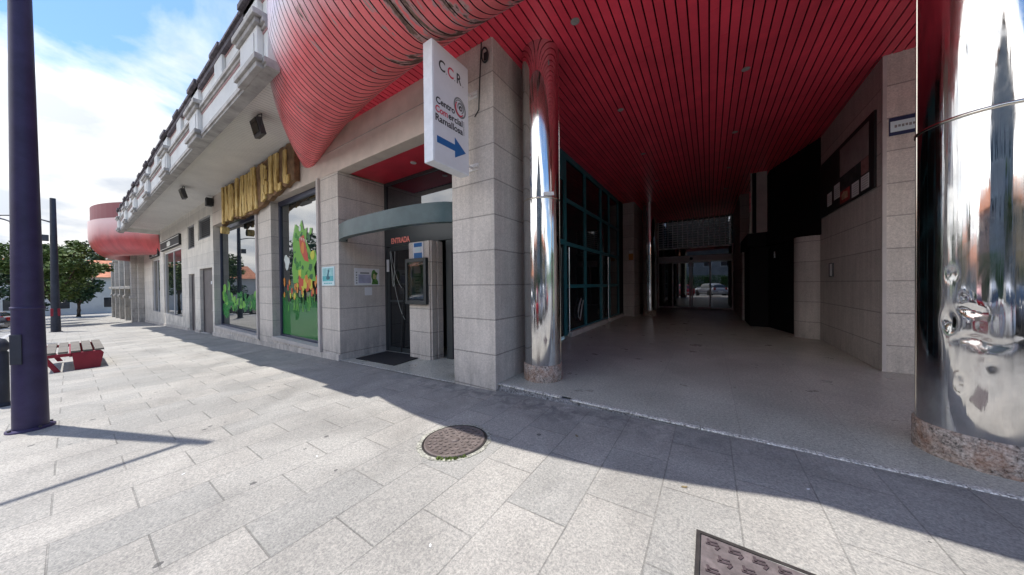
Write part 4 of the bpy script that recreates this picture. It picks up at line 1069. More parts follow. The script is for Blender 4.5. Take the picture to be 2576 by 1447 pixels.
# speaker on the wall, flood lamps under the soffit
e = empty("wall_speaker", (-16.75, FY, 4.85), label="small black loudspeaker left of the wooden sign", cat="loudspeaker")
q = MB(); q.prism([(-.14, -.16), (.14, -.16), (.11, .16), (-.11, .16)], -.22, -.03, 'Y'); q.box((-.03, -.03, -.03), (.03, 0, .03)); q.build("cabinet", M['black'], e, bevel=.01)
q = MB(); q.cyl((0, -.225, -.04), (0, -.215, -.04), .09, .10, n=20); q.build("cone", M['darkgrey'], e)
def flood(x, y, z, label, s=1.):
    e = empty("flood_lamp", (x, y, z), label=label, cat="lamp", group="lamps hanging under the white soffit")
    q = MB(); q.obox((0, 0, -.28 * s), (.40 * s, .10 * s, .34 * s), mat3=Matrix.Rotation(.25, 3, 'X')); q.build("housing", M['darkgrey'], e, bevel=.01)
    q = MB(); q.obox((0, -.062 * s, -.27 * s), (.34 * s, .006, .28 * s), mat3=Matrix.Rotation(.25, 3, 'X')); q.build("lens", M['glass_dark'], e)
    q = MB(); q.tube([(-.22 * s, 0, -.28 * s), (-.22 * s, 0, -.05), (0, 0, -.001), (.22 * s, 0, -.05), (.22 * s, 0, -.28 * s)], .012, 6); q.build("yoke", M['darkgrey'], e)
flood(-8.05, 2.30, 5.10, "dark square flood lamp on the soffit near the red canopy nose")
flood(-15.9, 2.35, 5.10, "dark flood lamp on the soffit farther along the street")
# downlights
dl = None
for i, (x, y) in enumerate([(-1.45, 3.72), (.50, 3.72), (-1.45, 6.1), (.50, 6.1), (-1.45, 8.5), (.50, 8.5), (-1.45, 11), (.50, 11), (-1.5, 12.3), (.5, 13.4)]):
    if i == 0:
        dl = empty("downlight", (x, y, CZ)); p0 = MB(); p0.lathe([(.058, -.008), (.055, -.003), (.042, .003), (.038, .02)], n=24); a_ = p0.build("trim_ring", M['ledge'], dl)
        p1 = MB(); p1.cyl((0, 0, .0), (0, 0, .005), .040, n=20); b_ = p1.build("lens", M['ledge'], dl); o = dl
    else:
        o = dl.copy(); COL.objects.link(o); o.location = (x, y, CZ)
        for ch in (a_, b_): c_ = ch.copy(); c_.parent = o; COL.objects.link(c_)
    side = "left" if x < 0 else "right"
    tag(o, "round downlight in the %s ceiling row, number %s from the street" % (side, ["one", "one", "two", "two", "three", "three", "four", "four", "five", "five"][i]), "downlight", "downlights in the red ceiling")

# painted window decoration on W1 (thin paint on the outside of the glass)
def paint(name, c, alpha):
    m = mat(name, c, .6); m.node_tree.nodes["Principled BSDF"].inputs["Alpha"].default_value = alpha; return m
PG = [paint("green_window_paint", (.02, .26, .04), .52), paint("light_green_window_paint", (.16, .42, .05), .85), paint("dark_green_window_paint", (.01, .10, .03), .9),
      paint("red_window_paint", (.50, .06, .03), .9), paint("orange_window_paint", (.62, .22, .03), .9), paint("white_window_paint", (.7, .75, .7), .8), paint("yellow_window_paint", (.55, .55, .05), .9)]
q = MB(); r3 = random.Random(8); yg = 3.526
def blob(cx, cz, rx, rz_, mi, n=16, j=.18, dy=0):
    q.cur = mi
    pts = []
    for i in range(n):
        t = 2 * math.pi * i / n; k = 1 + r3.uniform(-j, j); pts.append((cx + rx * k * math.cos(t), yg - dy, cz + rz_ * k * math.sin(t)))
    q.quad(*pts)
# meadow: ragged-topped green
top_ = []; xx = -10.56
while xx < -7.73: top_.append((xx, yg, 1.05 + .10 * math.sin(xx * 7) + r3.uniform(-.05, .09))); xx += .06
q.cur = 0; q.quad((-10.56, yg, .02), *[(-7.73, yg, .02)], *top_[::-1])
for i in range(70):      # grass blades
    x = r3.uniform(-10.5, -7.8); h = r3.uniform(.2, .5); q.cur = r3.choice([0, 1, 2]); d_ = r3.uniform(-.08, .08); z = r3.uniform(.7, 1.2)
    q.quad((x - .018, yg - .001 - i * 1e-5, z), (x + .018, yg - .001 - i * 1e-5, z), (x + d_, yg - .001 - i * 1e-5, z + h))
for i in range(34):      # flowers
    x = r3.uniform(-10.45, -7.85); z = r3.uniform(1.12, 1.62); c_ = r3.choice([3, 4, 4, 6, 3]); blob(x, z, .06, .09, c_, 8, .2, .003 + i * 1e-4)
# a long-necked green leafy beast shape with an open mouth
bd = [(-9.75, 1.5), (-9.85, 1.9), (-9.72, 2.3), (-9.78, 2.75), (-9.60, 3.15), (-9.35, 3.02), (-9.18, 3.22), (-9.05, 2.92), (-8.86, 2.98), (-8.92, 2.62), (-8.62, 2.28), (-8.42, 2.35), (-8.30, 2.12), (-8.48, 1.90), (-8.40, 1.55)]
q.cur = 1; q.quad(*[(x, yg - .009, z) for x, z in bd])
for i in range(26): blob(r3.uniform(-9.7, -8.6), r3.uniform(1.6, 3.0), .10, .09, r3.choice([0, 2, 1]), 9, .4, .010 + i * 1e-4)
q.cur = 3; q.quad(*[(x, yg - .0135, z) for x, z in [(-9.35, 2.72), (-9.05, 2.80), (-8.85, 2.30), (-8.78, 2.05), (-9.02, 2.10), (-9.25, 2.35)]])
blob(-9.12, 2.45, .09, .16, 4, 10, .2, .014)
for k in range(5): q.cur = 5; x = -9.3 + .1 * k; q.quad((x, yg - .0142, 2.76 - .03 * k), (x + .05, yg - .0142, 2.76 - .03 * k), (x + .02, yg - .0142, 2.66 - .03 * k))
blob(-8.55, 2.22, .13, .12, 6, 12, .1, .0145); blob(-9.28, 2.98, .07, .07, 5, 12, .05, .0146)
blob(-10.2, 2.12, .16, .20, 5, 11, .35, .002); blob(-8.02, 2.45, .13, .30, 5, 11, .4, .002)
for k in range(12): blob(-9.1 + r3.uniform(-.35, .45), 1.55 + r3.uniform(-.15, .25), .10, .13, r3.choice([4, 3, 6, 4]), 10, .3, .0147 + k * 1e-4)
q.build("window_painting_and_reflection", PG, W1)
# green hedge reflection painted as flat shapes low on W2
q = MB(); r3 = random.Random(9); yg = 3.53 - .004
for i in range(60): blob(r3.uniform(-16.2, -12.2), r3.uniform(.62, 1.12), .16, .13, r3.choice([0, 0, 2, 1, 0]), 9, .35, .0005 + i * 4e-5)
for i in range(14): blob(-16.3 + r3.uniform(-.3, .5), .35 + i * .09, .35 - i * .015, .2, r3.choice([0, 1, 0, 2]), 10, .3, i * 2e-4)
q.build("window_painting_and_reflection", PG, W2)

# ================================================================== GROUND IRONWORK
mh = empty("manhole_cover", (-2.02, 2.02, zg(-2.02)), label="round rusty cast iron manhole cover set in the paving", cat="manhole cover")
tilt = .033
def tilted(mb): mb.v = [(x, y, z + tilt * x) for x, y, z in mb.v]; return mb
q = MB(); rr = random.Random(2)
vs = []; fs = []; n_ = 60
for i in range(n_):
    t = 2 * math.pi * i / n_; ro = .345 + rr.uniform(-.008, .008)
    for r_, z in ((.30, .004), (ro, .004), (ro, 0)): vs.append((r_ * math.cos(t), r_ * math.sin(t), z))
for i in range(n_):
    a, b_ = 3 * i, 3 * ((i + 1) % n_); fs += [(a, b_, b_ + 1, a + 1), (a + 1, b_ + 1, b_ + 2, a + 2)]
q.add(vs, fs); tilted(q).build("mortar_ring", M['mortar'], mh)
q = MB(); q.lathe([(.305, .003), (.305, .009), (.293, .009), (.293, .005), (.0, .005)], n=72, close=False); tilted(q).build("iron_frame", M['iron_dark'], mh)
q = MB(); q.lathe([(.286, .004), (.284, .012), (.27, .012), (.266, .009), (.001, .009)], n=72, close=False)
for rad, cnt, w, h in ((.235, 26, .026, .030), (.185, 20, .030, .022), (.135, 14, .026, .026), (.085, 9, .026, .018)):
    for k in range(cnt):
        t = 2 * math.pi * (k + .5 * (cnt % 4 == 2)) / cnt; q.obox((rad * math.cos(t), rad * math.sin(t), .0115), (w, h, .007), rz=t + (.5 if k % 2 else -.3))
q.lathe([(.045, .009), (.045, .015), (.0, .015)], n=20, close=False)
tilted(q).build("cover", M['iron'], mh)
q = MB()
for k in range(60):
    t = rr.uniform(-1.3, -.5); r_ = rr.uniform(.298, .335); x, y = r_ * math.cos(t), r_ * math.sin(t)
    q.add([(x - .012, y, .004), (x + .012, y, .004), (x + rr.uniform(-.01, .01), y + .004, .014 + rr.uniform(0, .012))], [(0, 1, 2)]); q.add([(x, y - .012, .004), (x, y + .012, .004), (x + .003, y, .018)], [(0, 1, 2)])
tilted(q).build("moss", M['moss'], mh)
ap = empty("access_cover", (.44, 1.60, zg(.2)), label="rectangular reddish iron access cover at the bottom edge of the photo", cat="access cover")
q = MB(); q.box((-.505, -.80, -.002), (-.485, .365, .006)); q.box((-.485, .345, -.002), (.50, .365, .006)); q.box((.48, -.80, -.002), (.50, .345, .006)); q.build("frame", M['iron_dark'], ap)
q = MB(); q.box((-.480, -.80, -.002), (.475, .340, .004)); q.build("plate", M['iron2'], ap)
q = MB()
for r_ in range(12):
    for c_ in range(10):
        x = -.43 + c_ * .098 + (.049 if r_ % 2 else 0); y = .29 - r_ * .09
        if x > .44: continue
        q.obox((x, y, .0065), (.060, .012, .005), rz=.15); q.obox((x - .018, y + .014, .0065), (.012, .034, .005), rz=.15); q.obox((x + .022, y - .012, .0065), (.012, .030, .005), rz=-.5); q.obox((x + .006, y + .02, .0065), (.034, .008, .005), rz=.15)
q.build("tread_pattern", make_iron("dark_tread_relief", (.075, .055, .06)), ap)
q = MB()
LIT = [(-1.05, 2.66, 1, "dark dry leaf lying in the shade just right of the manhole"), (-.15, 2.35, 1, "brown leaf on the paving above the iron access cover"), (-2.9, 1.2, 0, "tiny white scrap on the sunny paving left of the manhole"), (-.45, 1.35, 1, "yellowish dry leaf on the slab joint left of the access cover"),
       (.55, 2.75, 0, "tiny pale scrap in the shade near the step edge at right"), (-3.6, .5, 0, "pale scrap on the sunny paving near the lamp shadow tip"), (-1.3, 1.1, 0, "white crumb on the sunny paving below the manhole")]
for k, (x, y, lf, lab) in enumerate(LIT):
    z = zg(x) + .003; rr = random.Random(k); a = rr.uniform(0, 3); s_ = .022 if lf else .012
    ca, sa = math.cos(a), math.sin(a); q = MB()
    pts = [(-1, 0, .3), (-.3, .5, .1), (.6, .45, .35), (1.1, 0, .8), (.5, -.45, .3), (-.4, -.4, .1)]
    q.quad(*[(px * ca * s_ - py * sa * s_, px * sa * s_ + py * ca * s_, pz * s_ * .4) for px, py, pz in pts])
    tag(q.build("dry_leaf" if lf else "paper_scrap", make_render("dry_leaf", (.22, .17, .09), .2) if lf else M['paper'], loc=(x, y, z)), lab, "leaf" if lf else "litter")

# ================================================================== STREET FURNITURE
def lamp_post(x, y, h, rb, rt_, label, m, arms=(), cat="lamp post", base=True):
    z = zgg(x); e = empty("lamp_post", (x, y, z), label=label, cat=cat)
    q = MB(); prof = [(rb * 1.02, .0), (rb, .05), (rb * .97, .5), (rb * .88, 1.4)]
    for k in range(1, 9): t = k / 8; prof.append((rb * .88 + (rt_ - rb * .88) * t, 1.4 + (h - 1.4) * t))
    q.lathe(prof, n=32); q.build("column", m, e)
    if base: q = MB(); q.lathe([(rb * 1.35, .002), (rb * 1.35, .02), (rb * 1.1, .03)], n=32); q.build("base_plate", m, e)
    for (zz, dx, dy, dz, ln) in arms:
        p0 = Vector((0, 0, zz)); p1 = Vector((dx * ln, dy * ln, zz + dz)); q = MB()
        pts = [p0.lerp(p1, i / 8) + Vector((0, 0, .25 * math.sin(math.pi * i / 8) * .6)) for i in range(9)]
        q.tube(pts, [.04 - .012 * i / 8 for i in range(9)], 8); am = q.build("arm", m, e)
        q = MB(); d = Vector((dx, dy, 0)).normalized()
        q.obox(p1 + d * .28, (.62, .22, .10), rz=math.atan2(dy, dx)); q.build("lantern", M['darkgrey'], am, bevel=.02)
    return e
lp = lamp_post(-6.62, -.27, 8.2, .120, .05, "tall dark violet lamp column filling the left edge of the photo", M['pole'], arms=[(7.5, .05, -1, .25, 2.4)])
q = MB(); q.obox((.082, -.076, .95), (.010, .10, .34), rz=R(-43)); q.build("service_hatch", M['pole_b'], lp, bevel=.003)
for k in range(4):
    a = R(45 + 90 * k - 20); q = MB(); q.cyl((.142 * math.cos(a), .142 * math.sin(a), .02), (.142 * math.cos(a), .142 * math.sin(a), .045), .013, n=6); q.build("bolt", M['darkgrey'], lp)
q = MB(); q.lathe([(.110, 1.40), (.114, 1.405), (.114, 1.43), (.106, 1.435)], n=32, close=False); q.build("collar", M['pole'], lp)
l2 = lamp_post(-31.0, -.45, 7.6, .17, .10, "distant grey lamp post with a box and arm behind the violet column", M['pole_b'], arms=[(6.2, -.3, -1, .2, 1.6)])
q = MB(); q.box((-.1, -.42, 5.15), (.1, -.15, 5.5)); q.tube([(0, 0, 5.4), (.12, 0, 5.4)], .03, 6); q.build("signal_box", M['darkgrey'], l2, bevel=.02)
q = MB(); q.box((-.14, -.16, .9), (.14, .16, 1.35)); q.build("red_bin", M['bench_red'], l2, bevel=.03)
# cable and small lamp seen at far left
l3 = lamp_post(-24.5, -2.0, 5.9, .09, .05, "slim dark street lamp with a side arm at the far left edge", M['pole_b'], arms=[(5.05, .832, .555, -.15, 1.45)], base=False)
# bollards
bo = None
for i, (x, y) in enumerate([(-8.6, -.58), (-15.5, -1.2), (-22.5, -1.2), (3.5, -1.3), (7.5, -1.3)]):
    if i == 0:
        bo = empty("bollard", (x, y, zg(x))); q = MB(); q.lathe([(.075, 0), (.075, .78), (.06, .80), (.085, .83), (.085, .90), (.055, .97), (.001, 1.0)], n=24, close=False); bp = q.build("post", M['pole_b'], bo)
        q = MB(); q.lathe([(.11, 0), (.11, .03), (.08, .05)], n=24); bq = q.build("foot", M['pole_b'], bo); o = bo
    else:
        o = bo.copy(); o.location = (x, y, zgg(x)); COL.objects.link(o)
        for ch in (bp, bq): c_ = ch.copy(); c_.parent = o; COL.objects.link(c_)
    tag(o, ["dark metal bollard at the extreme left edge beside the violet lamp column", "dark bollard on the kerb beyond the red bench", "dark bollard on the kerb near the distant lamp post", "dark bollard behind the camera reflected in the steel column", "farther dark bollard behind the camera near the parked cars"][i], "bollard", "bollards along the kerb")
# benches
def bench(x, y, label, n_slats=5, ln=2.0):
    e = empty("bench", (x, y, zgg(x)), label=label, cat="bench")
    for sxx in (-1, 1):
        q = MB(); q.prism([(.02, 0), (.34, 0), (.40, .36), (.36, .42), (-.02, .42)], sxx * ln / 2 - .03, sxx * ln / 2 + .03, 'X'); q.prism([(-.22, 0), (-.14, 0), (-.30, .35), (-.38, .35)], sxx * ln / 2 - .025, sxx * ln / 2 + .025, 'X'); q.prism([(-.40, .351), (-.021, .351), (-.021, .419), (-.40, .419)], sxx * ln / 2 - .028, sxx * ln / 2 + .028, 'X'); q.build("side_panel", M['bench_red'], e, bevel=.01)
    for k in range(n_slats):
        yy = -.34 + k * .155; q = MB(); q.box((-ln / 2 - .02, yy, .425), (ln / 2 + .02, yy + .125, .465)); q.build("seat_slat", M['bench_wood'], e, bevel=.006)
    q = MB(); q.box((-ln / 2 + .03, -.05, .33), (ln / 2 - .03, .05, .424)); q.box((-ln / 2 + .03, .30, .30), (ln / 2 - .03, .34, .42)); q.build("rail", M['bench_red'], e)
    return e
bench(-12.75, .03, "red bench with grey slats just right of the violet lamp column")

# ================================================================== CARS (parked in angled bays, mirrored in columns and doors)
def car_body(paint_m, kind='hatch'):
    """returns list of (name, MB, material, parentname); length along X, 4 m"""
    L_ = 4.0; prof_top = {'hatch': [(-2.0, .55), (-1.98, .86), (-1.15, .98), (-.55, 1.40), (.9, 1.47), (1.62, 1.28), (1.88, .95), (2.0, .80), (2.0, .45)],
                          'sedan': [(-2.1, .55), (-2.05, .84), (-1.15, .95), (-.50, 1.36), (.65, 1.40), (1.30, 1.02), (2.05, .96), (2.15, .75), (2.15, .45)]}[kind]
    secs = []
    stations = []
    low = .28
    xs_ = [p[0] for p in prof_top]
    def top(x):
        for a, b in zip(prof_top[1:-1], prof_top[2:-1] if len(prof_top) > 3 else prof_top[2:]):
            if a[0] <= x <= b[0]: return a[1] + (b[1] - a[1]) * (x - a[0]) / (b[0] - a[0] + 1e-6)
        return .8
    x0, x1 = prof_top[1][0], prof_top[-2][0]
    n_ = 34; body = MB(); body.smooth = True
    rings = []
    for i in range(n_ + 1):
        t = i / n_; x = x0 + (x1 - x0) * t
        zt = top(x); ends = min(1, min(t, 1 - t) * 9 + .35) ** .5
        w = .84 * (.80 + .20 * ends); belt = min(zt, .92 + .03 * t)
        zl = low + .10 * (1 - ends)
        wt = w if zt < 1.0 else w * .76
        ring_ = [(x, -w * .92, zl), (x, -w, zl + .14), (x, -w * 1.01, .62), (x, -w * .97, belt - .02), (x, -wt * (.96 if zt < 1 else 1.), zt - .07 if zt > 1 else zt - .03), (x, -wt * .70, zt), (x, 0, zt + .025)]
        ring_ = ring_ + [(x, -y, z) for (_, y, z) in ring_[-2::-1]]
        rings.append(ring_)
    m_ = len(rings[0]); vs = [v for r_ in rings for v in r_]
    for i in range(n_):
        xm = (rings[i][0][0] + rings[i + 1][0][0]) / 2
        for k in range(m_ - 1):
            zz = (vs[i * m_ + k][2] + vs[(i + 1) * m_ + k + 1][2]) / 2
            side = k in (3, 8)
            cabin = top(xm) > 1.06
            pill = min(abs(xm - .12), abs(xm + .62), abs(xm - .95)) < .05
            glass = (side and cabin and not pill) or (k in (4, 5, 6, 7) and ((-1.15 < xm < -.58) or (kind == 'hatch' and 1.55 < xm < 1.84) or (kind == 'sedan' and .72 < xm < 1.28)))
            body.cur = 1 if glass else 0
            body.add([vs[i * m_ + k], vs[(i + 1) * m_ + k], vs[(i + 1) * m_ + k + 1], vs[i * m_ + k + 1]], [(0, 1, 2, 3)])
    for i, flip in ((0, 1), (n_, 0)): body.cur = 0; body.add(rings[i], [tuple(range(m_))])
    body.cur = 2; body.smooth = False
    for x in (-1.28, 1.28):
        for s_ in (-1, 1): body.cyl((x, s_ * .70, .33), (x, s_ * .862, .33), .37, n=20)
    body.box((x0 + .1, -.7, .2), (x1 - .1, .7, .32))
    return body, x0, x1
wheel = MB(); wheel.lathe([(.20, -.10), (.29, -.10), (.32, -.06), (.32, .06), (.29, .10), (.20, .10)], n=28)
def weld_smooth(o):
    bm = bmesh.new(); bm.from_mesh(o.data); bmesh.ops.remove_doubles(bm, verts=bm.verts, dist=.001); bmesh.ops.recalc_face_normals(bm, faces=bm.faces); bm.to_mesh(o.data); bm.free()
M['tyre'] = mat("tyre_rubber", (.02, .02, .02), .8); M['carglass'] = mat("car_glass", (.015, .018, .02), .05, 0, .6, ior=1.7); M['lampred'] = mat("tail_lamp_red", (.35, .01, .01), .2); M['lampclear'] = mat("headlamp_glass", (.6, .62, .64), .1, .4)
def car(x, y, ang, c, label, kind='hatch'):
    e = empty("parked_car", (x, y, zroad(x)), ang, label=label, cat="car", group="cars parked in the angled bays")
    pm = mat("car_paint", c, .25, .2); pm.node_tree.nodes["Principled BSDF"].inputs["Coat Weight"].default_value = .8
    b_, x0, x1 = car_body(pm, kind); o = b_.build("body", [pm, M['carglass'], M['black']], e); weld_smooth(o)
    for wx in (-1.28, 1.28):
        for s_ in (-1, 1):
            w = MB(); w.lathe([(.19, -.10), (.29, -.10), (.315, -.07), (.315, .07), (.29, .10), (.19, .10)], n=24)
            w.v = [(vx, vz, vy) for vx, vy, vz in w.v]; wo = w.build("wheel", M['tyre'], e, loc=(wx, s_ * .79, .315))
            r_ = MB(); r_.cyl((0, -.085, 0), (0, .085, 0), .19, n=16); r_.build("rim", M['alu'], wo)
    for s_ in (-1, 1):
        q = MB(); q.obox((x0 + .05, s_ * .55, .70), (.10, .34, .14)); q.build("headlight", M['lampclear'], e, bevel=.03)
        q = MB(); q.obox((x1 - .03, s_ * .60, .85), (.12, .20, .26)); q.build("tail_light", M['lampred'], e, bevel=.03)
        q = MB(); q.obox((-.62, s_ * .93, .98), (.12, .16, .12)); q.build("wing_mirror", pm, e, bevel=.03)
    q = MB(); q.box((x1 - .02, -.26, .48), (x1 + .015, .26, .59)); q.build("number_plate", M['paper'], e)
    return e
ang = R(62)
for x, c, kd, lab in ((-36, (.6, .6, .6), 'hatch', 'pale grey hatchback in the bays far beyond the bench'), (-42, (.08, .09, .12), 'sedan', 'dark saloon in the bays beyond the pale grey hatchback'), (-50, (.5, .5, .52), 'hatch', 'light hatchback at the far end of the bays')):
    car(x, -4.6, ang, c, lab, kd)
for i, (x, c, kd, lab) in enumerate([(-22, (.55, .56, .58), 'sedan', "silver saloon far down the row of angled bays"), (-16.5, (.04, .05, .09), 'hatch', "dark blue hatchback parked across from the shop windows"), (-10.4, (.70, .70, .69), 'hatch', "white hatchback parked left of the grey one"), (-7.3, (.10, .10, .11), 'sedan', "dark grey saloon parked in the bays"),
        (-4.3, (.45, .015, .02), 'hatch', "red hatchback mirrored in the automatic doors"), (-1.2, (.46, .49, .53), 'hatch', "silver hatchback mirrored in the automatic doors beside the red one"), (1.9, (.72, .72, .72), 'hatch', "white hatchback behind the camera mirrored in the big column"), (5.0, (.03, .03, .035), 'sedan', "black saloon mirrored at the right of the big column"), (8.3, (.50, .04, .04), 'sedan', "red saloon at the right end of the row")]):
    car(x + 1.3, -4.6, ang, c, lab, kd)
car(-40, -11.6, 0, (.7, .7, .7), "white hatchback on the far side of the road at the left", 'hatch')
car(-33, -11.6, 0, (.05, .05, .06), "black saloon on the far side of the road", 'sedan')

# ================================================================== TREES, HEDGES, HOUSES
def crown_mesh(r0, cx, cy, cz, rx, rz_, n, leaf, seed, cone=False):
    rnd = random.Random(seed); mb = MB()
    clumps = []
    for i in range(26):
        t = rnd.uniform(0, 6.28); u = rnd.uniform(-1, 1); k = rnd.uniform(.35, .95)
        if cone: h = rnd.uniform(0, 1); rr_ = rx * (1 - h) * rnd.uniform(.5, 1.) + .1; clumps.append((rr_ * math.cos(t), rr_ * math.sin(t), (h * 2 - 1) * rz_, rx * .28 * (1.2 - h)))
        else: s_ = math.sqrt(1 - u * u); clumps.append((k * rx * s_ * math.cos(t), k * rx * s_ * math.sin(t), k * rz_ * u, rx * rnd.uniform(.22, .40)))
    for i in range(n):
        a, b_, c_, s_ = rnd.choice(clumps); d = Vector((rnd.gauss(0, 1), rnd.gauss(0, 1), rnd.gauss(0, 1))).normalized() * s_ * rnd.uniform(.5, 1.05)
        p = Vector((cx + a, cy + b_, cz + c_)) + Vector((d.x, d.y, d.z * .7))
        u_ = Vector((rnd.uniform(-1, 1), rnd.uniform(-1, 1), rnd.uniform(-.6, .6))).normalized(); v_ = u_.orthogonal().normalized(); v_.rotate(Matrix.Rotation(rnd.uniform(0, 6.28), 3, u_))
        l_ = leaf * rnd.uniform(.6, 1.3); mb.add([p - u_ * l_, p + v_ * l_ * .45, p + u_ * l_, p - v_ * l_ * .45], [(0, 1, 2, 3)])
    return mb, clumps
def tree(x, y, h, rx, label, m, seed, cone=False, n=2600, leaf=.16, z=None, group=None, trunk=.35):
    z = zgg(x) if z is None else z
    e = empty("tree", (x, y, z), label=label, cat="tree", group=group)
    q = MB(); hz = h * trunk
    q.tube([(0, 0, 0), (.05, .02, hz * .5), (-.04, .03, hz), (.02, 0, h * .8)], [.16 * h / 6, .13 * h / 6, .10 * h / 6, .03], 10)
    rnd = random.Random(seed)
    for k in range(7):
        t = rnd.uniform(0, 6.28); q.tube([(0, 0, hz * rnd.uniform(.8, 1.2)), (math.cos(t) * rx * .35, math.sin(t) * rx * .35, hz + (h - hz) * .35), (math.cos(t) * rx * .7, math.sin(t) * rx * .7, hz + (h - hz) * rnd.uniform(.45, .8))], [.06 * h / 6, .04 * h / 6, .015], 6)
    q.build("trunk", M['bark'], e)
    mb, _ = crown_mesh(0, 0, 0, hz + (h - hz) * .5, rx, (h - hz) * .5, n, leaf, seed, cone); mb.build("crown", m, e)
    return e
tree(-40.5, -.6, 6.6, 2.3, "leafy green street tree beyond the bench, left of the red rounded corner", M['leaf'], 1, group="street trees", n=7000, leaf=.14, trunk=.27)
tree(-46.5, -2.0, 6.0, 2.6, "dark bushy street tree between the leafy one and the end of the block", M['leaf_d'], 31, group="street trees", n=6000, leaf=.16, trunk=.2)
tree(-64, .6, 7.5, 3.0, "dark tree against the pale house at the street end", M['leaf_d'], 32, group="street trees", n=4000, leaf=.2, trunk=.2)
tree(-55, -.8, 7.2, 2.6, "green street tree farther down the pavement", M['leaf'], 2, group="street trees")
tree(-27, -15.5, 6.4, 2.2, "round green tree across the road", M['leaf'], 3, group="trees across the road")
tree(-37, -16.5, 8.0, 2.6, "taller dark tree across the road mirrored in the window", M['leaf_d'], 4, group="trees across the road")
tree(-19, -17, 7.5, 2.4, "dark tree across the road opposite the shop windows", M['leaf_d'], 5, group="trees across the road")
tree(6, -17, 6.5, 2.2, "green tree across the road behind the camera to the right", M['leaf'], 6, group="trees across the road")
tree(16, -15.5, 8.5, 2.5, "dark conifer across the road far to the right", M['leaf_d'], 7, True, group="trees across the road", trunk=.15)
tree(-63, -17.5, 11, 4.4, "broad dark tree across the road mirrored left of the other in the painted window", M['leaf_d'], 22, group="trees across the road", n=3400, leaf=.25)
tree(-56, -16.5, 12, 4.2, "huge dark tree across the road mirrored behind the painted window", M['leaf_d'], 21, group="trees across the road", n=3800, leaf=.25)
tree(-75, -24, 15, 3.4, "tall dark conifer above the roofs at the far left", M['leaf_d'], 8, True, leaf=.3, group="trees beyond the street end", trunk=.12)
tree(-88, 3, 13, 4.0, "broad tree at the end of the street", M['leaf_d'], 9, leaf=.3, group="trees beyond the street end", z=-2)
tree(-97, -4, 9, 4.0, "low bushy tree at the end of the street", M['leaf'], 19, leaf=.3, group="trees beyond the street end", z=-2)
for i, (x, y, w, hh) in enumerate([(-30, -14.6, 9, 1.1), (-12, -14.6, 7, 1.1), (-3, -14.7, 12, 2.6)]):
    e = empty("hedge", (x, y, zgg(x)), label=["long clipped hedge across the road mirrored in the left window", "shorter clipped hedge across the road", "tall dark hedge across the road facing the passage"][i], cat="hedge")
    mb = MB(); rnd = random.Random(20 + i)
    for k in range(int(3500 * hh)):
        p = Vector((rnd.uniform(-w / 2, w / 2), rnd.uniform(-.35, .35), rnd.uniform(.05, hh))); u_ = Vector((rnd.uniform(-1, 1), rnd.uniform(-1, 1), rnd.uniform(-1, 1))).normalized(); v_ = u_.orthogonal().normalized()
        mb.add([p - u_ * .09, p + v_ * .045, p + u_ * .09, p - v_ * .045], [(0, 1, 2, 3)])
    mb.build("foliage", M['hedge'], e)
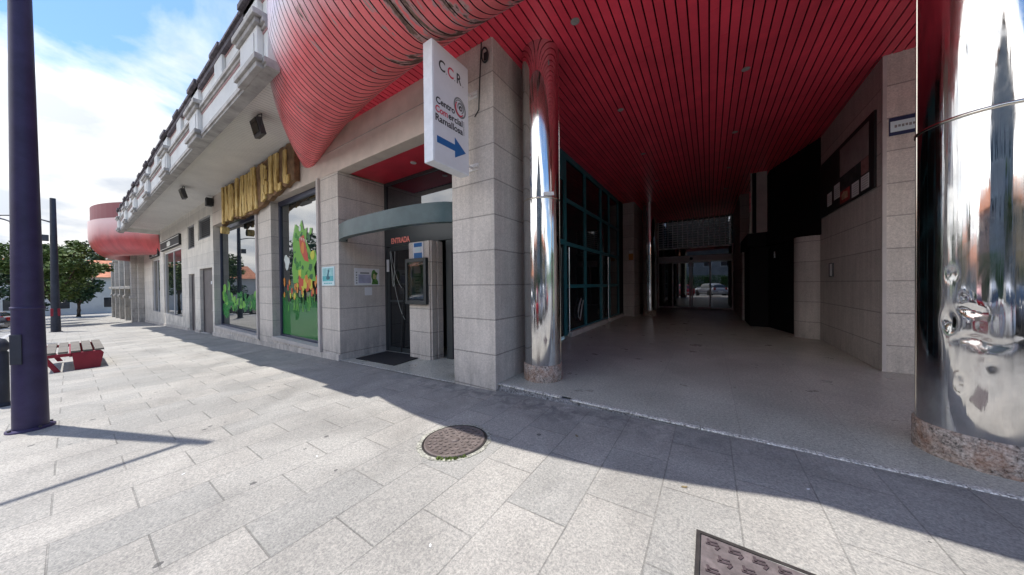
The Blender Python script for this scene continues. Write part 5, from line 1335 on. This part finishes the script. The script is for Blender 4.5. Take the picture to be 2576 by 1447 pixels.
def house(x, y, w, d, h, m, label, rh=1.8, rz=0, nx=5, ny=2, hip=False, z=None, gable_front=False):
    z = zgg(x) if z is None else z
    e = empty("house", (x, y, z), rz, label=label, cat="house", group="houses around the street")
    q = MB(); q.box((-w / 2, -d / 2, -1), (w / 2, d / 2, h)); q.build("wall", m, e)
    q = MB(); o_ = .4
    if gable_front:
        q.prism([(-w / 2 - o_, h), (0, h + rh), (w / 2 + o_, h), (w / 2 + o_, h - .14), (0, h + rh - .16), (-w / 2 - o_, h - .14)], -d / 2 - o_, d / 2 + o_, 'Y')
        g_ = MB(); g_.prism([(-w / 2, h - .01), (w / 2, h - .01), (0, h + rh - .17)], -d / 2 + .002, d / 2 - .002, 'Y'); g_.build("gable", m, e)
    else:
        rw = w / 2 - (d / 2 if hip else 0)
        vs = [(-w / 2 - o_, -d / 2 - o_, h), (w / 2 + o_, -d / 2 - o_, h), (w / 2 + o_, d / 2 + o_, h), (-w / 2 - o_, d / 2 + o_, h), (-max(rw, .5) - (0 if hip else o_), 0, h + rh), (max(rw, .5) + (0 if hip else o_), 0, h + rh)]
        q.add(vs, [(0, 1, 5, 4), (2, 3, 4, 5), (1, 2, 5), (3, 0, 4), (3, 2, 1, 0)])
    ro = q.build("roof", M['terracotta'], e)
    q = MB(); q.box((w * .2, -.3, h + rh * .4), (w * .2 + .6, .3, h + rh + .7)); q.build("chimney", m, ro)
    fl = max(1, int(h // 2.9))
    for f in range(fl):
        for i in range(nx):
            xx = -w / 2 + w * (i + .5) / nx; zz = 1.0 + f * 2.9
            for s_ in (1, -1):
                a = MB(); a.box((xx - .55, s_ * d / 2 - .03, zz - .05), (xx + .55, s_ * d / 2 + .03, zz + 1.45)); wf = a.build("window", M['white_paint'], e)
                a = MB(); a.box((xx - .47, s_ * d / 2 - .04, zz + .03), (xx + .47, s_ * d / 2 + .04, zz + 1.37)); a.build("pane", M['winblack'], wf)
    return e
house(3.0, -22.2, 13, 9, 8.9, M['housegrey'], "tall grey gabled house across the road mirrored in the big steel column", 4.2, 0, 6, gable_front=True)
house(-9, -26, 9, 8, 5.8, M['housepink'], "pink plaster house across the road beside the grey gabled one", 1.9)
house(-22, -27, 11, 9, 3.2, M['housewhite'], "low white house with orange roof mirrored in the left window", 2.4, hip=True, nx=5)
house(-36, -28, 12, 9, 5.8, M['houseochre'], "ochre two storey house farther left across the road", 2.0)
house(-52, -24, 14, 9, 5.6, M['housewhite'], "white house with orange roof left of the violet lamp column", 2.2, R(6))
house(-72, -32, 16, 10, 5.8, M['houseochre'], "ochre house at the far end of the road", 2.4, R(20))
house(-76, -3.5, 18, 10, 5.2, M['housewhite'], "pale house closing the end of the street behind the trees", 2.6, R(84), z=-2.2)
house(16, -25, 10, 8, 6, M['houseochre'], "ochre house across the road to the right", 1.8)
house(28, -25, 10, 8, 6, M['housewhite'], "white house across the road far to the right", 1.8)
# low stone wall across the road
e = MB(); e.box((-34, -19.6, -1.6), (-14, -19.2, .9)); tag(e.build("stone_wall", M['stone_far']), "low rough stone wall across the road in front of the white house", "wall")
